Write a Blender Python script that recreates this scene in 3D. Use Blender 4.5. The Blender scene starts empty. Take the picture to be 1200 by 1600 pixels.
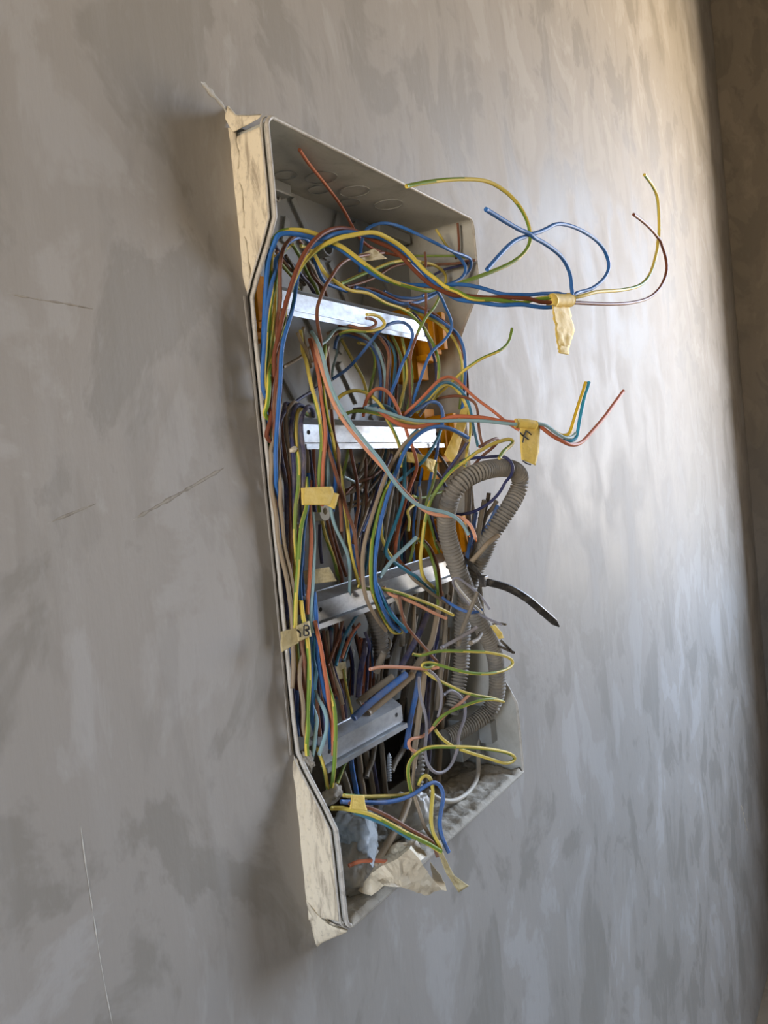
import bpy, bmesh, math, random
from mathutils import Vector, Matrix, noise as mnoise

rnd = random.Random(7)
S = bpy.context.scene
COL = S.collection

# ------------------------------------------------------------------ camera
# world: main wall in the plane y = 0 (room at y < 0), x along the wall, z up, metres;
# the enclosure's front rim has its lower left corner at (0, -0.0375, 0)
CAM = Vector((-0.572773, -0.478199, 0.391131))
RIGHT = Vector((0.52578164, -0.84520815, -0.0957959))
UP = Vector((0.0779291, -0.06428257, 0.99488432))
FWD = Vector((0.84704234, 0.53055719, -0.03206772))
FPX = 1291.159
cd = bpy.data.cameras.new('camera')
cd.sensor_fit = 'VERTICAL'
cd.sensor_height = 36.0
cd.sensor_width = 27.0
cd.lens = FPX / 1600 * 36.0
cd.clip_start = 0.01
cam = bpy.data.objects.new('camera', cd)
COL.objects.link(cam)
m = Matrix((RIGHT, UP, -FWD)).transposed().to_4x4()
m.translation = CAM
cam.matrix_world = m
S.camera = cam

# ------------------------------------------------------------------ view, world, daylight
S.view_settings.view_transform = 'Standard'
S.view_settings.look = 'None'
S.view_settings.gamma = 1.0
S.view_settings.use_curve_mapping = False
S.view_settings.exposure = 0.32

world = bpy.data.worlds.new('daylight')
S.world = world
world.use_nodes = True
nt = world.node_tree
nt.nodes.clear()
wo = nt.nodes.new('ShaderNodeOutputWorld')
bg = nt.nodes.new('ShaderNodeBackground')
tc = nt.nodes.new('ShaderNodeTexCoord')
sx = nt.nodes.new('ShaderNodeSeparateXYZ')
cr = nt.nodes.new('ShaderNodeValToRGB')
mr = nt.nodes.new('ShaderNodeMapRange')
mr.inputs['From Min'].default_value = -1
mr.inputs['From Max'].default_value = 1
nt.links.new(tc.outputs['Generated'], sx.inputs[0])
nt.links.new(sx.outputs['Z'], mr.inputs['Value'])
nt.links.new(mr.outputs[0], cr.inputs[0])
nt.links.new(cr.outputs[0], bg.inputs['Color'])
nt.links.new(bg.outputs[0], wo.inputs[0])
cr.color_ramp.elements[0].position = 0.47          # sunlit sandy ground below the horizon
cr.color_ramp.elements[0].color = (1.0, 0.83, 0.62, 1)
cr.color_ramp.elements[1].position = 0.56          # open sky above it
cr.color_ramp.elements[1].color = (0.68, 0.85, 1.15, 1)
bg.inputs['Strength'].default_value = 29.0

# the room: x from ROOM_L to ROOM_R, y from ROOM_F to 0
ROOM_L, ROOM_R, ROOM_F = -2.6, 2.78, -3.4
FLOOR_Z, CEIL_Z = -1.345, 2.35
WIN_R = (-1.70, -0.66, -0.02, 1.62)      # opening in the right wall: y0, y1, z0, z1
FILL_OPENING_L = (-0.95, -0.35, -0.2, 0.95)        # unseen opening added in the left wall for fill light


def portal(name, loc, rot, sx_, sy_):
    l = bpy.data.lights.new(name, 'AREA')
    l.shape = 'RECTANGLE'
    l.size, l.size_y = sx_, sy_
    l.cycles.is_portal = True
    o = bpy.data.objects.new(name, l)
    o.location, o.rotation_euler = loc, rot
    COL.objects.link(o)


H = math.pi / 2
portal('opening_portal', (ROOM_R + .36, (WIN_R[0] + WIN_R[1]) / 2, (WIN_R[2] + WIN_R[3]) / 2), (0, H, 0), WIN_R[3] - WIN_R[2], WIN_R[1] - WIN_R[0])
portal('opening_portal', (ROOM_L - .21, (FILL_OPENING_L[0] + FILL_OPENING_L[1]) / 2, (FILL_OPENING_L[2] + FILL_OPENING_L[3]) / 2), (0, -H, 0), FILL_OPENING_L[3] - FILL_OPENING_L[2], FILL_OPENING_L[1] - FILL_OPENING_L[0])  # daylight portal of the added fill opening on the left


# ------------------------------------------------------------------ materials
def srgb(r, g, b):
    f = lambda c: (c / 255 / 12.92) if c / 255 <= 0.04045 else ((c / 255 + 0.055) / 1.055) ** 2.4
    return (f(r), f(g), f(b), 1)


def newmat(name, rough=0.6, metal=0.0, color=(.5, .5, .5, 1), spec=0.5):
    mt = bpy.data.materials.new(name)
    mt.use_nodes = True
    b = mt.node_tree.nodes['Principled BSDF']
    b.inputs['Base Color'].default_value = color
    b.inputs['Roughness'].default_value = rough
    b.inputs['Metallic'].default_value = metal
    b.inputs['Specular IOR Level'].default_value = spec
    return mt, mt.node_tree, b


class NB:
    """tiny node builder"""
    def __init__(s, nt):
        s.nt = nt
        s.co = nt.nodes.new('ShaderNodeTexCoord').outputs['Object']

    def map(s, scale, loc=(0, 0, 0), rot=(0, 0, 0), src=None):
        n = s.nt.nodes.new('ShaderNodeMapping')
        n.inputs['Scale'].default_value = scale
        n.inputs['Location'].default_value = loc
        n.inputs['Rotation'].default_value = rot
        s.nt.links.new(src or s.co, n.inputs[0])
        return n.outputs[0]

    def noise(s, vec, scale=1, detail=4, rough=.55, dist=0):
        n = s.nt.nodes.new('ShaderNodeTexNoise')
        n.inputs['Scale'].default_value = scale
        n.inputs['Detail'].default_value = detail
        n.inputs['Roughness'].default_value = rough
        n.inputs['Distortion'].default_value = dist
        s.nt.links.new(vec, n.inputs['Vector'])
        return n.outputs['Fac']

    def ramp(s, fac, stops, interp='LINEAR'):
        n = s.nt.nodes.new('ShaderNodeValToRGB')
        n.color_ramp.interpolation = interp
        e = n.color_ramp.elements
        while len(e) < len(stops):
            e.new(0.5)
        for k, (p, c) in enumerate(stops):
            e[k].position = p
            e[k].color = c if len(c) == 4 else (*c, 1)
        s.nt.links.new(fac, n.inputs[0])
        return n.outputs[0]

    def mix(s, fac, a, b, mode='MIX'):
        n = s.nt.nodes.new('ShaderNodeMix')
        n.data_type = 'RGBA'
        n.blend_type = mode
        for sock, v in ((n.inputs[0], fac), (n.inputs[6], a), (n.inputs[7], b)):
            if isinstance(v, (int, float)):
                sock.default_value = v
            elif isinstance(v, tuple):
                sock.default_value = v
            else:
                s.nt.links.new(v, sock)
        return n.outputs[2]

    def math(s, op, a, b=0.0):
        n = s.nt.nodes.new('ShaderNodeMath')
        n.operation = op
        for sock, v in ((n.inputs[0], a), (n.inputs[1], b)):
            if isinstance(v, (int, float)):
                sock.default_value = v
            else:
                s.nt.links.new(v, sock)
        return n.outputs[0]

    def bump(s, bsdf, h, strength=.3, dist=.002):
        n = s.nt.nodes.new('ShaderNodeBump')
        n.inputs['Strength'].default_value = strength
        n.inputs['Distance'].default_value = dist
        s.nt.links.new(h, n.inputs['Height'])
        s.nt.links.new(n.outputs[0], bsdf.inputs['Normal'])


def g3(v):
    return (v, v, v, 1)


def cement(name, base, dark, light, seed=0):
    """trowelled cement skim: damp blotches, vertical trowel streaks, fine pits"""
    mt, t, b = newmat(name, rough=.66, spec=.30)
    n = NB(t)
    off = (seed * 3.1, seed * 1.7, seed * 2.3)
    blot = n.noise(n.map((7.5, 7.5, 5.2), off), 1, 6, .60, .5)
    pat = n.ramp(blot, [(.43, dark), (.475, base), (.555, base), (.60, light)])
    big = n.noise(n.map((1.6, 1.6, 1.2), off), 1, 3, .5)
    streak = n.noise(n.map((26, 26, 2.6), off, (0, .10, 0)), 1, 6, .6)
    soft = n.noise(n.map((15, 15, 5.0), (off[0] + 5, off[1], off[2]), (0, .3, 0)), 1, 5, .6, .3)
    c = n.mix(.64, base, pat)
    c = n.mix(n.math('MULTIPLY', n.ramp(soft, [(.56, g3(0)), (.61, g3(1))]), .24), c, dark)
    c = n.mix(n.math('MULTIPLY', n.ramp(streak, [(.54, g3(0)), (.68, g3(1))]), .22), c, light)
    c = n.mix(n.math('MULTIPLY', n.ramp(big, [(.45, g3(0)), (.62, g3(1))]), .30), c, dark)
    fine = n.noise(n.map((70, 70, 30), off), 1, 5, .6)
    c = n.mix(n.math('MULTIPLY', n.ramp(fine, [(.60, g3(0)), (.74, g3(1))]), .25), c, light)
    t.links.new(c, b.inputs['Base Color'])
    hgt = n.math('ADD', n.math('MULTIPLY', streak, .7), n.math('ADD', n.math('MULTIPLY', fine, .22), n.math('MULTIPLY', blot, 1.1)))
    n.bump(b, hgt, .22, .004)
    rg = n.ramp(blot, [(.4, g3(.58)), (.6, g3(.72))])
    t.links.new(rg, b.inputs['Roughness'])
    return mt


M = {}
M['cement'] = cement('grey_cement_skim', srgb(159, 152, 142), srgb(135, 129, 118), srgb(174, 169, 162))
M['cement_shaded'] = cement('shade_darkened_cement_skim', srgb(118, 108, 94), srgb(98, 90, 78), srgb(132, 121, 106), 4)  # darker copy of the wall cement, the corner's shade put into its colour
M['cement_room'] = cement('pale_cement_room', srgb(138, 135, 130), srgb(118, 115, 111), srgb(150, 148, 143), 9)
M['floor'] = cement('dusty_brown_floor', srgb(132, 118, 98), srgb(112, 100, 82), srgb(150, 134, 112), 6)


def streaked(name, light, dark, sc=(60, 60, 14), amount=.6, rough=.75, bump=.5):
    mt, t, b = newmat(name, rough=rough, spec=.3)
    n = NB(t)
    a = n.noise(n.map(sc), 1, 6, .65, .6)
    f = n.noise(n.map((220, 220, 160)), 1, 4, .6)
    c = n.mix(n.math('MULTIPLY', n.ramp(a, [(.50, g3(0)), (.64, g3(1))]), amount), light, dark)
    c = n.mix(n.math('MULTIPLY', n.ramp(f, [(.55, g3(0)), (.7, g3(1))]), amount * .5), c, dark)
    t.links.new(c, b.inputs['Base Color'])
    n.bump(b, n.math('ADD', a, n.math('MULTIPLY', f, .4)), bump, .002)
    return mt


M['mortar'] = streaked('cream_mortar', srgb(220, 207, 180), srgb(150, 136, 116), sc=(90, 90, 16), amount=.8)
M['scratch'] = streaked('pale_scratched_cement', srgb(192, 187, 176), srgb(165, 159, 148), sc=(90, 90, 90))
M['mortar_grey'] = streaked('grey_mortar', srgb(160, 152, 138), srgb(122, 114, 102), sc=(90, 90, 90))
M['plastic'] = streaked('dusty_grey_plastic', srgb(178, 176, 166), srgb(142, 138, 126), sc=(14, 14, 10), amount=.5, rough=.5, bump=.06)
M['plastic_back'] = streaked('grey_plastic_back', srgb(158, 158, 152), srgb(134, 132, 124), sc=(14, 14, 10), amount=.5, rough=.5, bump=.06)
M['rim'] = streaked('pale_plastic_rim', srgb(192, 186, 174), srgb(146, 137, 124), sc=(120, 120, 120), amount=.55, rough=.5, bump=.2)
M['debris'] = streaked('crumbled_mortar', srgb(188, 182, 168), srgb(138, 130, 118), sc=(120, 120, 120), amount=.4, rough=.95, bump=.5)
M['bracket'] = streaked('amber_plastic', srgb(196, 128, 14), srgb(140, 90, 20), sc=(30, 30, 30), amount=.45, rough=.62, bump=.05)
M['cream_plastic'] = streaked('cream_plastic', srgb(215, 205, 180), srgb(180, 168, 140), sc=(60, 60, 60), amount=.4, rough=.4, bump=.05)


M['bracket'].node_tree.nodes['Principled BSDF'].inputs['Specular IOR Level'].default_value = .06


def metal():
    mt, t, b = newmat('galvanised_steel', rough=.42, metal=.6)
    n = NB(t)
    a = n.noise(n.map((90, 160, 160)), 1, 6, .7)
    f = n.noise(n.map((420, 260, 260)), 1, 4, .7)
    c = n.ramp(a, [(.35, srgb(150, 153, 155)), (.6, srgb(170, 173, 175))])
    c = n.mix(n.math('MULTIPLY', n.ramp(f, [(.62, g3(0)), (.75, g3(1))]), .35), c, srgb(120, 115, 105))
    t.links.new(c, b.inputs['Base Color'])
    t.links.new(n.ramp(a, [(.3, g3(.46)), (.7, g3(.40))]), b.inputs['Roughness'])
    return mt


M['steel'] = metal()
M['hole'] = newmat('dark_hole', rough=.9, color=srgb(22, 20, 18))[0]
M['copper'] = newmat('copper_core', rough=.35, metal=.9, color=srgb(205, 120, 70))[0]
M['ink'] = newmat('black_marker_ink', rough=.6, color=srgb(28, 24, 20))[0]
M['tie'] = streaked('black_nylon', srgb(46, 43, 40), srgb(130, 122, 108), sc=(70, 70, 70), amount=.35, rough=.42, bump=.1)
M['tape'] = streaked('yellow_masking_tape', srgb(236, 204, 106), srgb(198, 164, 80), sc=(160, 160, 160), amount=.35, rough=.65, bump=.25)
M['tape_dull'] = streaked('dusty_masking_tape', srgb(196, 178, 130), srgb(150, 132, 96), sc=(160, 160, 160), amount=.5, rough=.7, bump=.25)
M['bag_cream'] = streaked('cream_plastic_film', srgb(214, 200, 172), srgb(178, 162, 134), sc=(60, 60, 60), amount=.4, rough=.45, bump=.15)
M['bag_grey'] = streaked('dusty_grey_plastic_film', srgb(168, 164, 154), srgb(128, 122, 112), sc=(50, 50, 50), amount=.6, rough=.4, bump=.2)
M['bag_blue'] = streaked('bluish_plastic_film', srgb(176, 186, 194), srgb(126, 132, 136), sc=(50, 50, 50), amount=.5, rough=.3, bump=.2)


def wiremat(name, col, rough=.5, dustcol=srgb(158, 142, 118)):
    """insulation; the object's colour (red channel) says how dusty the wire is"""
    mt, t, b = newmat(name, rough=rough, spec=.12)
    n = NB(t)
    oi = t.nodes.new('ShaderNodeObjectInfo')
    sp = t.nodes.new('ShaderNodeSeparateColor')
    t.links.new(oi.outputs['Color'], sp.inputs[0])
    a = n.noise(n.map((55, 55, 55)), 1, 5, .7)
    k = n.ramp(a, [(.40, g3(.25)), (.66, g3(1))])
    f = n.math('MULTIPLY', k, sp.outputs[0])
    c = n.mix(f, col, dustcol)
    t.links.new(c, b.inputs['Base Color'])
    return mt


WC = {
    'B': srgb(42, 106, 176), 'N': srgb(28, 42, 92), 'T': srgb(38, 128, 158), 'L': srgb(140, 178, 184),
    'R': srgb(118, 66, 46), 'O': srgb(196, 108, 74), 'P': srgb(226, 158, 124), 'D': srgb(150, 132, 108),
    'S': srgb(136, 134, 142), 'K': srgb(34, 32, 34), 'W': srgb(196, 190, 176), 'C': srgb(120, 112, 98),
    'Yy': srgb(222, 198, 88), 'Yg': srgb(116, 146, 52), 'A': srgb(52, 152, 186), 'Z': srgb(232, 190, 50),
}
WM = {k: wiremat('insulation_' + k, v) for k, v in WC.items()}
M['conduit'] = wiremat('dusty_corrugated_conduit', srgb(118, 113, 104), .6, srgb(172, 160, 140))


# ------------------------------------------------------------------ helpers
def at(u, v, y):
    """the point of the plane at distance y from the main wall that lies on the sight line of (u, v)"""
    d = FWD * FPX + RIGHT * (u - 600) - UP * (v - 800)
    return CAM + d * ((y - CAM.y) / d.y)


def obj(name, verts, faces, mats, parent=None, smooth=False, mi=None, pivot=None):
    me = bpy.data.meshes.new(name)
    pv = Vector(pivot) if pivot is not None else Vector((0, 0, 0))
    me.from_pydata([tuple(Vector(v) - pv) for v in verts], [], faces)
    for mm in (mats if isinstance(mats, (list, tuple)) else [mats]):
        me.materials.append(mm)
    if mi:
        me.polygons.foreach_set('material_index', mi)
    if smooth:
        me.polygons.foreach_set('use_smooth', [True] * len(me.polygons))
    me.update()
    o = bpy.data.objects.new(name, me)
    COL.objects.link(o)
    o.location = pv
    if parent is not None:
        o.parent = parent
        o.location = pv - parent_world(parent)
    return o


def parent_world(p):
    w = Vector(p.location)
    while p.parent is not None:
        p = p.parent
        w = w + Vector(p.location)
    return w


def tag(o, label, cat=None, group=None, kind=None):
    o['label'] = label
    if cat:
        o['category'] = cat
    if group:
        o['group'] = group
    if kind:
        o['kind'] = kind
    return o


def empty(name, loc):
    o = bpy.data.objects.new(name, None)
    o.empty_display_size = .02
    COL.objects.link(o)
    o.location = loc
    return o


def bm_obj(name, bm, mats, parent=None, smooth=False, pivot=None):
    bmesh.ops.recalc_face_normals(bm, faces=bm.faces)
    bm.verts.index_update()
    vs = [v.co.copy() for v in bm.verts]
    fs = [[v.index for v in f.verts] for f in bm.faces]
    bm.free()
    if pivot is None:
        pivot = sum(vs, Vector()) / len(vs)
    return obj(name, vs, fs, mats, parent, smooth, pivot=pivot)


def add_box(bm, x0, x1, y0, y1, z0, z1, bev=0):
    r = bmesh.ops.create_cube(bm, size=1)
    for v in r['verts']:
        v.co = Vector(((x0 + x1) / 2 + v.co.x * (x1 - x0), (y0 + y1) / 2 + v.co.y * (y1 - y0), (z0 + z1) / 2 + v.co.z * (z1 - z0)))
    if bev:
        es = list({e for v in r['verts'] for e in v.link_edges})
        bmesh.ops.bevel(bm, geom=es, offset=bev, segments=2, affect='EDGES', profile=.6)


def add_prism(bm, outline, a, b, axis='y'):
    """outline in the two other axes, extruded from a to b"""
    def P(p, t):
        if axis == 'y':
            return (p[0], t, p[1])
        if axis == 'x':
            return (t, p[0], p[1])
        return (p[0], p[1], t)
    va = [bm.verts.new(P(p, a)) for p in outline]
    vb = [bm.verts.new(P(p, b)) for p in outline]
    n = len(outline)
    bm.faces.new(va)
    bm.faces.new(vb[::-1])
    for i in range(n):
        bm.faces.new((va[i], vb[i], vb[(i + 1) % n], va[(i + 1) % n]))


def catmull(P, step):
    if len(P) < 3:
        n = max(2, int((P[1] - P[0]).length / step) + 1)
        return [P[0].lerp(P[1], i / (n - 1)) for i in range(n)]
    out = []
    Q = [P[0] * 2 - P[1]] + P + [P[-1] * 2 - P[-2]]
    for i in range(1, len(Q) - 2):
        p0, p1, p2, p3 = Q[i - 1], Q[i], Q[i + 1], Q[i + 2]
        n = max(2, int((p2 - p1).length / step) + 1)
        for k in range(n):
            t = k / n
            t2, t3 = t * t, t * t * t
            out.append(.5 * ((2 * p1) + (p2 - p0) * t + (2 * p0 - 5 * p1 + 4 * p2 - p3) * t2 + (3 * p1 - p0 - 3 * p2 + p3) * t3))
    out.append(P[-1].copy())
    return out


def relax(P, n=2):
    for _ in range(n):
        P = [P[0]] + [(P[i - 1] + P[i] * 2 + P[i + 1]) / 4 for i in range(1, len(P) - 1)] + [P[-1]]
    return P


def tube_mesh(path, radius, sides=8, caps=True, mi_fn=None, rfn=None, flat=1.0):
    """verts, faces, material indices of a tube swept along path with a parallel-transported frame"""
    V, F, MI = [], [], []
    n = len(path)
    T = [(path[min(i + 1, n - 1)] - path[max(i - 1, 0)]).normalized() for i in range(n)]
    a = Vector((0, -1, 0)) if abs(T[0].y) < .9 else Vector((1, 0, 0))
    N = (a - T[0] * a.dot(T[0])).normalized()
    for i in range(n):
        N = N - T[i] * N.dot(T[i])
        N.normalize()
        Bn = T[i].cross(N)
        r = radius * (rfn(i) if rfn else 1)
        for s in range(sides):
            an = 2 * math.pi * s / sides
            V.append(path[i] + N * (r * math.cos(an) * flat) + Bn * (r * math.sin(an)))
    for i in range(n - 1):
        for s in range(sides):
            F.append((i * sides + s, (i + 1) * sides + s, (i + 1) * sides + (s + 1) % sides, i * sides + (s + 1) % sides))
            MI.append(mi_fn(i, s) if mi_fn else 0)
    if caps:
        F.append(tuple(range(sides))[::-1])
        MI.append(0)
        F.append(tuple((n - 1) * sides + s for s in range(sides)))
        MI.append(0)
    return V, F, MI


# ------------------------------------------------------------------ box dimensions
BW, BH, PR, BACK = 0.4116, 0.72, 0.0375, 0.062
NT1, NT0, NB1, NB0 = 0.630, 0.569, 0.158, 0.093      # the side walls are cut back to the wall between these heights


def side_front(z):
    """front edge of the enclosure's side walls"""
    if z >= NT1 or z <= NB0:
        return -PR
    if NB1 <= z <= NT0:
        return -0.0012
    t = (z - NT0) / (NT1 - NT0) if z > NT0 else (NB1 - z) / (NB1 - NB0)
    return -0.0012 + (-PR + 0.0012) * t


def fit(u, v, y, r):
    """keep a wire inside the enclosure's walls where it runs inside them"""
    y = min(y, BACK - 0.006 - r)
    for _ in range(80):
        p = at(u, v, y)
        yf = side_front(p.z)
        bad = False
        if y > -PR - .002 - r and (p.z > BH - .005 - r or p.z < .006 + r):
            bad = True
        if y > yf - .001 - r and (p.x < .0045 + r or p.x > BW - .0045 - r):
            bad = True
        if not bad:
            break
        y -= .0015
    return p


def parse(s):
    return [tuple(float(c) for c in q.split(',')) for q in s.split()]


def spread(pts, ys):
    """depths (mm) spread along the polyline; a point may carry its own as a third number"""
    L = [0]
    for i in range(1, len(pts)):
        L.append(L[-1] + math.hypot(pts[i][0] - pts[i - 1][0], pts[i][1] - pts[i - 1][1]))
    out = []
    for i, p in enumerate(pts):
        t = L[i] / max(L[-1], 1e-6) * (len(ys) - 1)
        k = min(int(t), len(ys) - 2) if len(ys) > 1 else 0
        y = ys[0] if len(ys) == 1 else ys[k] + (ys[k + 1] - ys[k]) * (t - k)
        out.append(p[2] if len(p) > 2 else y)
    return out


# ================================================================== THE SETTING
def wall_with_hole(name, mat, axis, plane, thick, a0, a1, b0, b1, hole):
    """a slab (thickness away from the room) with one rectangular opening; a, b are the in-plane axes"""
    h0, h1, k0, k1 = hole
    bm = bmesh.new()
    def P(a, b, t):
        return (a, plane + t, b) if axis == 'y' else (plane + t, a, b)
    rings = []
    for t in (0, thick):
        rings.append(([bm.verts.new(P(a, b, t)) for a, b in ((a0, b0), (a1, b0), (a1, b1), (a0, b1))],
                      [bm.verts.new(P(a, b, t)) for a, b in ((h0, k0), (h1, k0), (h1, k1), (h0, k1))]))
    for o, i in rings:
        for k in range(4):
            bm.faces.new((o[k], o[(k + 1) % 4], i[(k + 1) % 4], i[k]))
    for k in range(4):
        bm.faces.new((rings[0][1][k], rings[0][1][(k + 1) % 4], rings[1][1][(k + 1) % 4], rings[1][1][k]))
        bm.faces.new((rings[0][0][k], rings[0][0][(k + 1) % 4], rings[1][0][(k + 1) % 4], rings[1][0][k]))
    o = bm_obj(name, bm, mat, pivot=(0, 0, 0))
    o['kind'] = 'structure'
    return o


wall_back = wall_with_hole('wall_back', M['cement'], 'y', 0, .2, ROOM_L - .2, ROOM_R + .2, FLOOR_Z - .1, CEIL_Z + .1, (-.0015, BW + .0015, -.0015, BH + .0015))
tag(wall_back, 'grey trowelled cement wall around the wiring enclosure')
wall_right = wall_with_hole('wall_right', M['cement_shaded'], 'x', ROOM_R, .35, ROOM_F - .2, -.0005, FLOOR_Z - .1, CEIL_Z + .1, WIN_R)
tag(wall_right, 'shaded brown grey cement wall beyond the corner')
wall_left = wall_with_hole('wall_left', M['cement_room'], 'x', ROOM_L, -.2, ROOM_F - .2, -.0005, FLOOR_Z - .1, CEIL_Z + .1, FILL_OPENING_L)
bm = bmesh.new()
add_box(bm, ROOM_L, ROOM_R, ROOM_F - .2, ROOM_F, FLOOR_Z - .1, CEIL_Z + .1)
wall_front = bm_obj('wall_front', bm, M['cement_room'])
wall_front['kind'] = 'structure'
for nm, z0, z1, mt in (('floor', FLOOR_Z - .15, FLOOR_Z, 'floor'), ('ceiling', CEIL_Z, CEIL_Z + .15, 'cement_room')):
    bm = bmesh.new()
    add_box(bm, ROOM_L + .0005, ROOM_R - .0005, ROOM_F + .0005, -.0005, z0, z1)
    o = bm_obj(nm, bm, M[mt])
    o['kind'] = 'structure'
tag(wall_left, 'cement wall with an added fill light opening behind the camera')
tag(wall_front, 'cement wall opposite the wiring enclosure')


def ridge(name, pts, w, h, mat, parent=None, y=0.0):
    """a thin raised or scraped line of plaster on the wall"""
    P = relax(catmull([at(u, v, y) for u, v in pts], .006), 1)
    V, F, _ = tube_mesh(P, w, 6, flat=h / w, rfn=lambda i: (.6 + .8 * mnoise.noise(P[i] * 160)) if 0 < i < len(P) - 1 else .1)
    return obj(name, V, F, mat, parent, True, pivot=P[0])


ridge('plaster_scratch', parse("125,1285 133,1345 146,1430 160,1520 176,1602"), .0006, .0004, M['scratch'], wall_back)
ridge('plaster_ridge', parse("314,128 322,137 331,146 341,157 350,167 356,178"), .0042, .0010, M['scratch'], wall_back)
ridge('plaster_ridge', parse("318,128 321,133 326,137"), .0034, .0010, M['scratch'], wall_back)
ridge('plaster_scratch', parse("208,812 260,783 300,760 350,731"), .0022, .0004, M['mortar_grey'], wall_back)
ridge('plaster_scratch', parse("74,818 110,803 150,787"), .0016, .0004, M['mortar_grey'], wall_back)
ridge('plaster_scratch', parse("10,458 60,468 100,474 146,483"), .0010, .0005, M['mortar_grey'], wall_back)
ridge('plaster_scratch', parse("1158,1258 1163,1278 1168,1300"), .004, .001, M['mortar'], wall_back)


def patch(name, A, B, nx, ny, amp, thick, mats, parent=None, freq=120, seed=0, smooth=True, pivot=None, embed=None):
    """a crumpled sheet between two edge polylines (3-D points), given a real thickness"""
    def resample(P, n):
        L = [0]
        for i in range(1, len(P)):
            L.append(L[-1] + (P[i] - P[i - 1]).length)
        out = []
        for k in range(n):
            t = L[-1] * k / (n - 1)
            i = 0
            while i < len(L) - 2 and L[i + 1] < t:
                i += 1
            s = (t - L[i]) / max(L[i + 1] - L[i], 1e-9)
            out.append(P[i].lerp(P[i + 1], s))
        return out
    a, b = resample(A, ny), resample(B, ny)
    G = [[a[j].lerp(b[j], i / (nx - 1)) for i in range(nx)] for j in range(ny)]
    nrm = (G[0][-1] - G[0][0]).cross(G[-1][0] - G[0][0]).normalized()
    if nrm.y > 0:
        nrm = -nrm
    off = Vector((seed * 7.3, seed * 3.1, seed * 5.7))
    for j in range(ny):
        for i in range(nx):
            q = G[j][i] * freq + off
            if embed is not None:           # feathered into the surface it sits on
                wn = math.sin(math.pi * i / (nx - 1)) ** .7 * min(1, 6 * j / (ny - 1), 6 * (1 - j / (ny - 1)))
                G[j][i] = G[j][i] + nrm * (wn * (embed + amp * (mnoise.noise(q) + .5 * mnoise.noise(q * 2.3))))
                continue
            G[j][i] = G[j][i] + nrm * (amp * (mnoise.noise(q) + .6 * abs(mnoise.noise(q * 2.1)) + .3 * mnoise.noise(q * 4.3)))
    V = [G[j][i] for j in range(ny) for i in range(nx)] + [G[j][i] - nrm * thick for j in range(ny) for i in range(nx)]
    n = nx * ny
    F = []
    for j in range(ny - 1):
        for i in range(nx - 1):
            k = j * nx + i
            F.append((k, k + 1, k + nx + 1, k + nx))
            F.append((n + k, n + k + nx, n + k + nx + 1, n + k + 1))
    edge = [i for i in range(nx)] + [j * nx + nx - 1 for j in range(1, ny)] + [(ny - 1) * nx + i for i in range(nx - 2, -1, -1)] + [j * nx for j in range(ny - 2, 0, -1)]
    for k in range(len(edge)):
        e0, e1 = edge[k], edge[(k + 1) % len(edge)]
        F.append((e0, n + e0, n + e1, e1))
    return obj(name, V, F, mats, parent, smooth, pivot=pivot or V[0])


# plaster smeared around the enclosure (belongs to the wall)
def A3(s):
    return [at(u, v, y / 1000) for u, v, y in parse(s)]


def V3(*q):
    return [Vector(p) for p in q]


def w3(u, v):
    return at(u, v, .0006)


# web of plaster running from the crack to the upper left corner of the enclosure
patch('plaster_smear', [w3(316, 129), w3(330, 142), w3(345, 156), w3(354, 165), Vector((-.003, -.008, .7245)), Vector((.000, -.020, .7215)), Vector((.003, -.032, .7195))],
      [w3(320, 136), w3(332, 151), w3(344, 167), w3(351, 184), Vector((-.004, -.004, .711)), Vector((-.0012, -.018, .7135)), Vector((.0008, -.031, .7165))], 9, 44, .0010, .003, M['mortar'], wall_back, 150, 3, embed=.0016)
patch('plaster_smear', [w3(477, 1405), w3(484, 1440), w3(490, 1466), w3(494, 1484)], [Vector((-.001, -.008, .012)), Vector((.0005, -.020, .0035)), Vector((.004, -.0365, -.0012)), w3(501, 1474)], 8, 30, .0009, .003, M['mortar'], wall_back, 150, 5, embed=.0010)
for za, zb, sd in ((NT0 - .004, .716, 6), (.006, NB1 + .002, 7)):
    zz = [za + (zb - za) * k / 24 for k in range(25)]
    patch('plaster_smear', [Vector((-.0045 - .0032 * mnoise.noise(Vector((0, 0, z * 38 + sd))), .0008, z)) for z in zz],
          [Vector((-.0008, max(side_front(z) + .004, -.006 - .004 * mnoise.noise(Vector((3, 0, z * 60 + sd)))), z)) for z in zz], 7, 60, .0007, .003, M['mortar'], wall_back, 170, sd, embed=.0004)
patch('plaster_smear', A3("380,462,-0.3 392,560,-0.3 408,720,-0.3 425,880,-0.3 440,1030,-0.3 453,1180,-0.3"), A3("384,462,-1 396,560,-1 412,720,-1 428,880,-1 443,1030,-1 456,1180,-1"), 5, 70, .0012, .002, M['cement'], wall_back, 150, 8)

# ================================================================== THE ENCLOSURE
box = empty('electrical_enclosure', (BW / 2, BACK, 0))
tag(box, 'grey plastic flush-mounted electrical enclosure without its cover, full of loose wires', 'electrical box')


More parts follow.
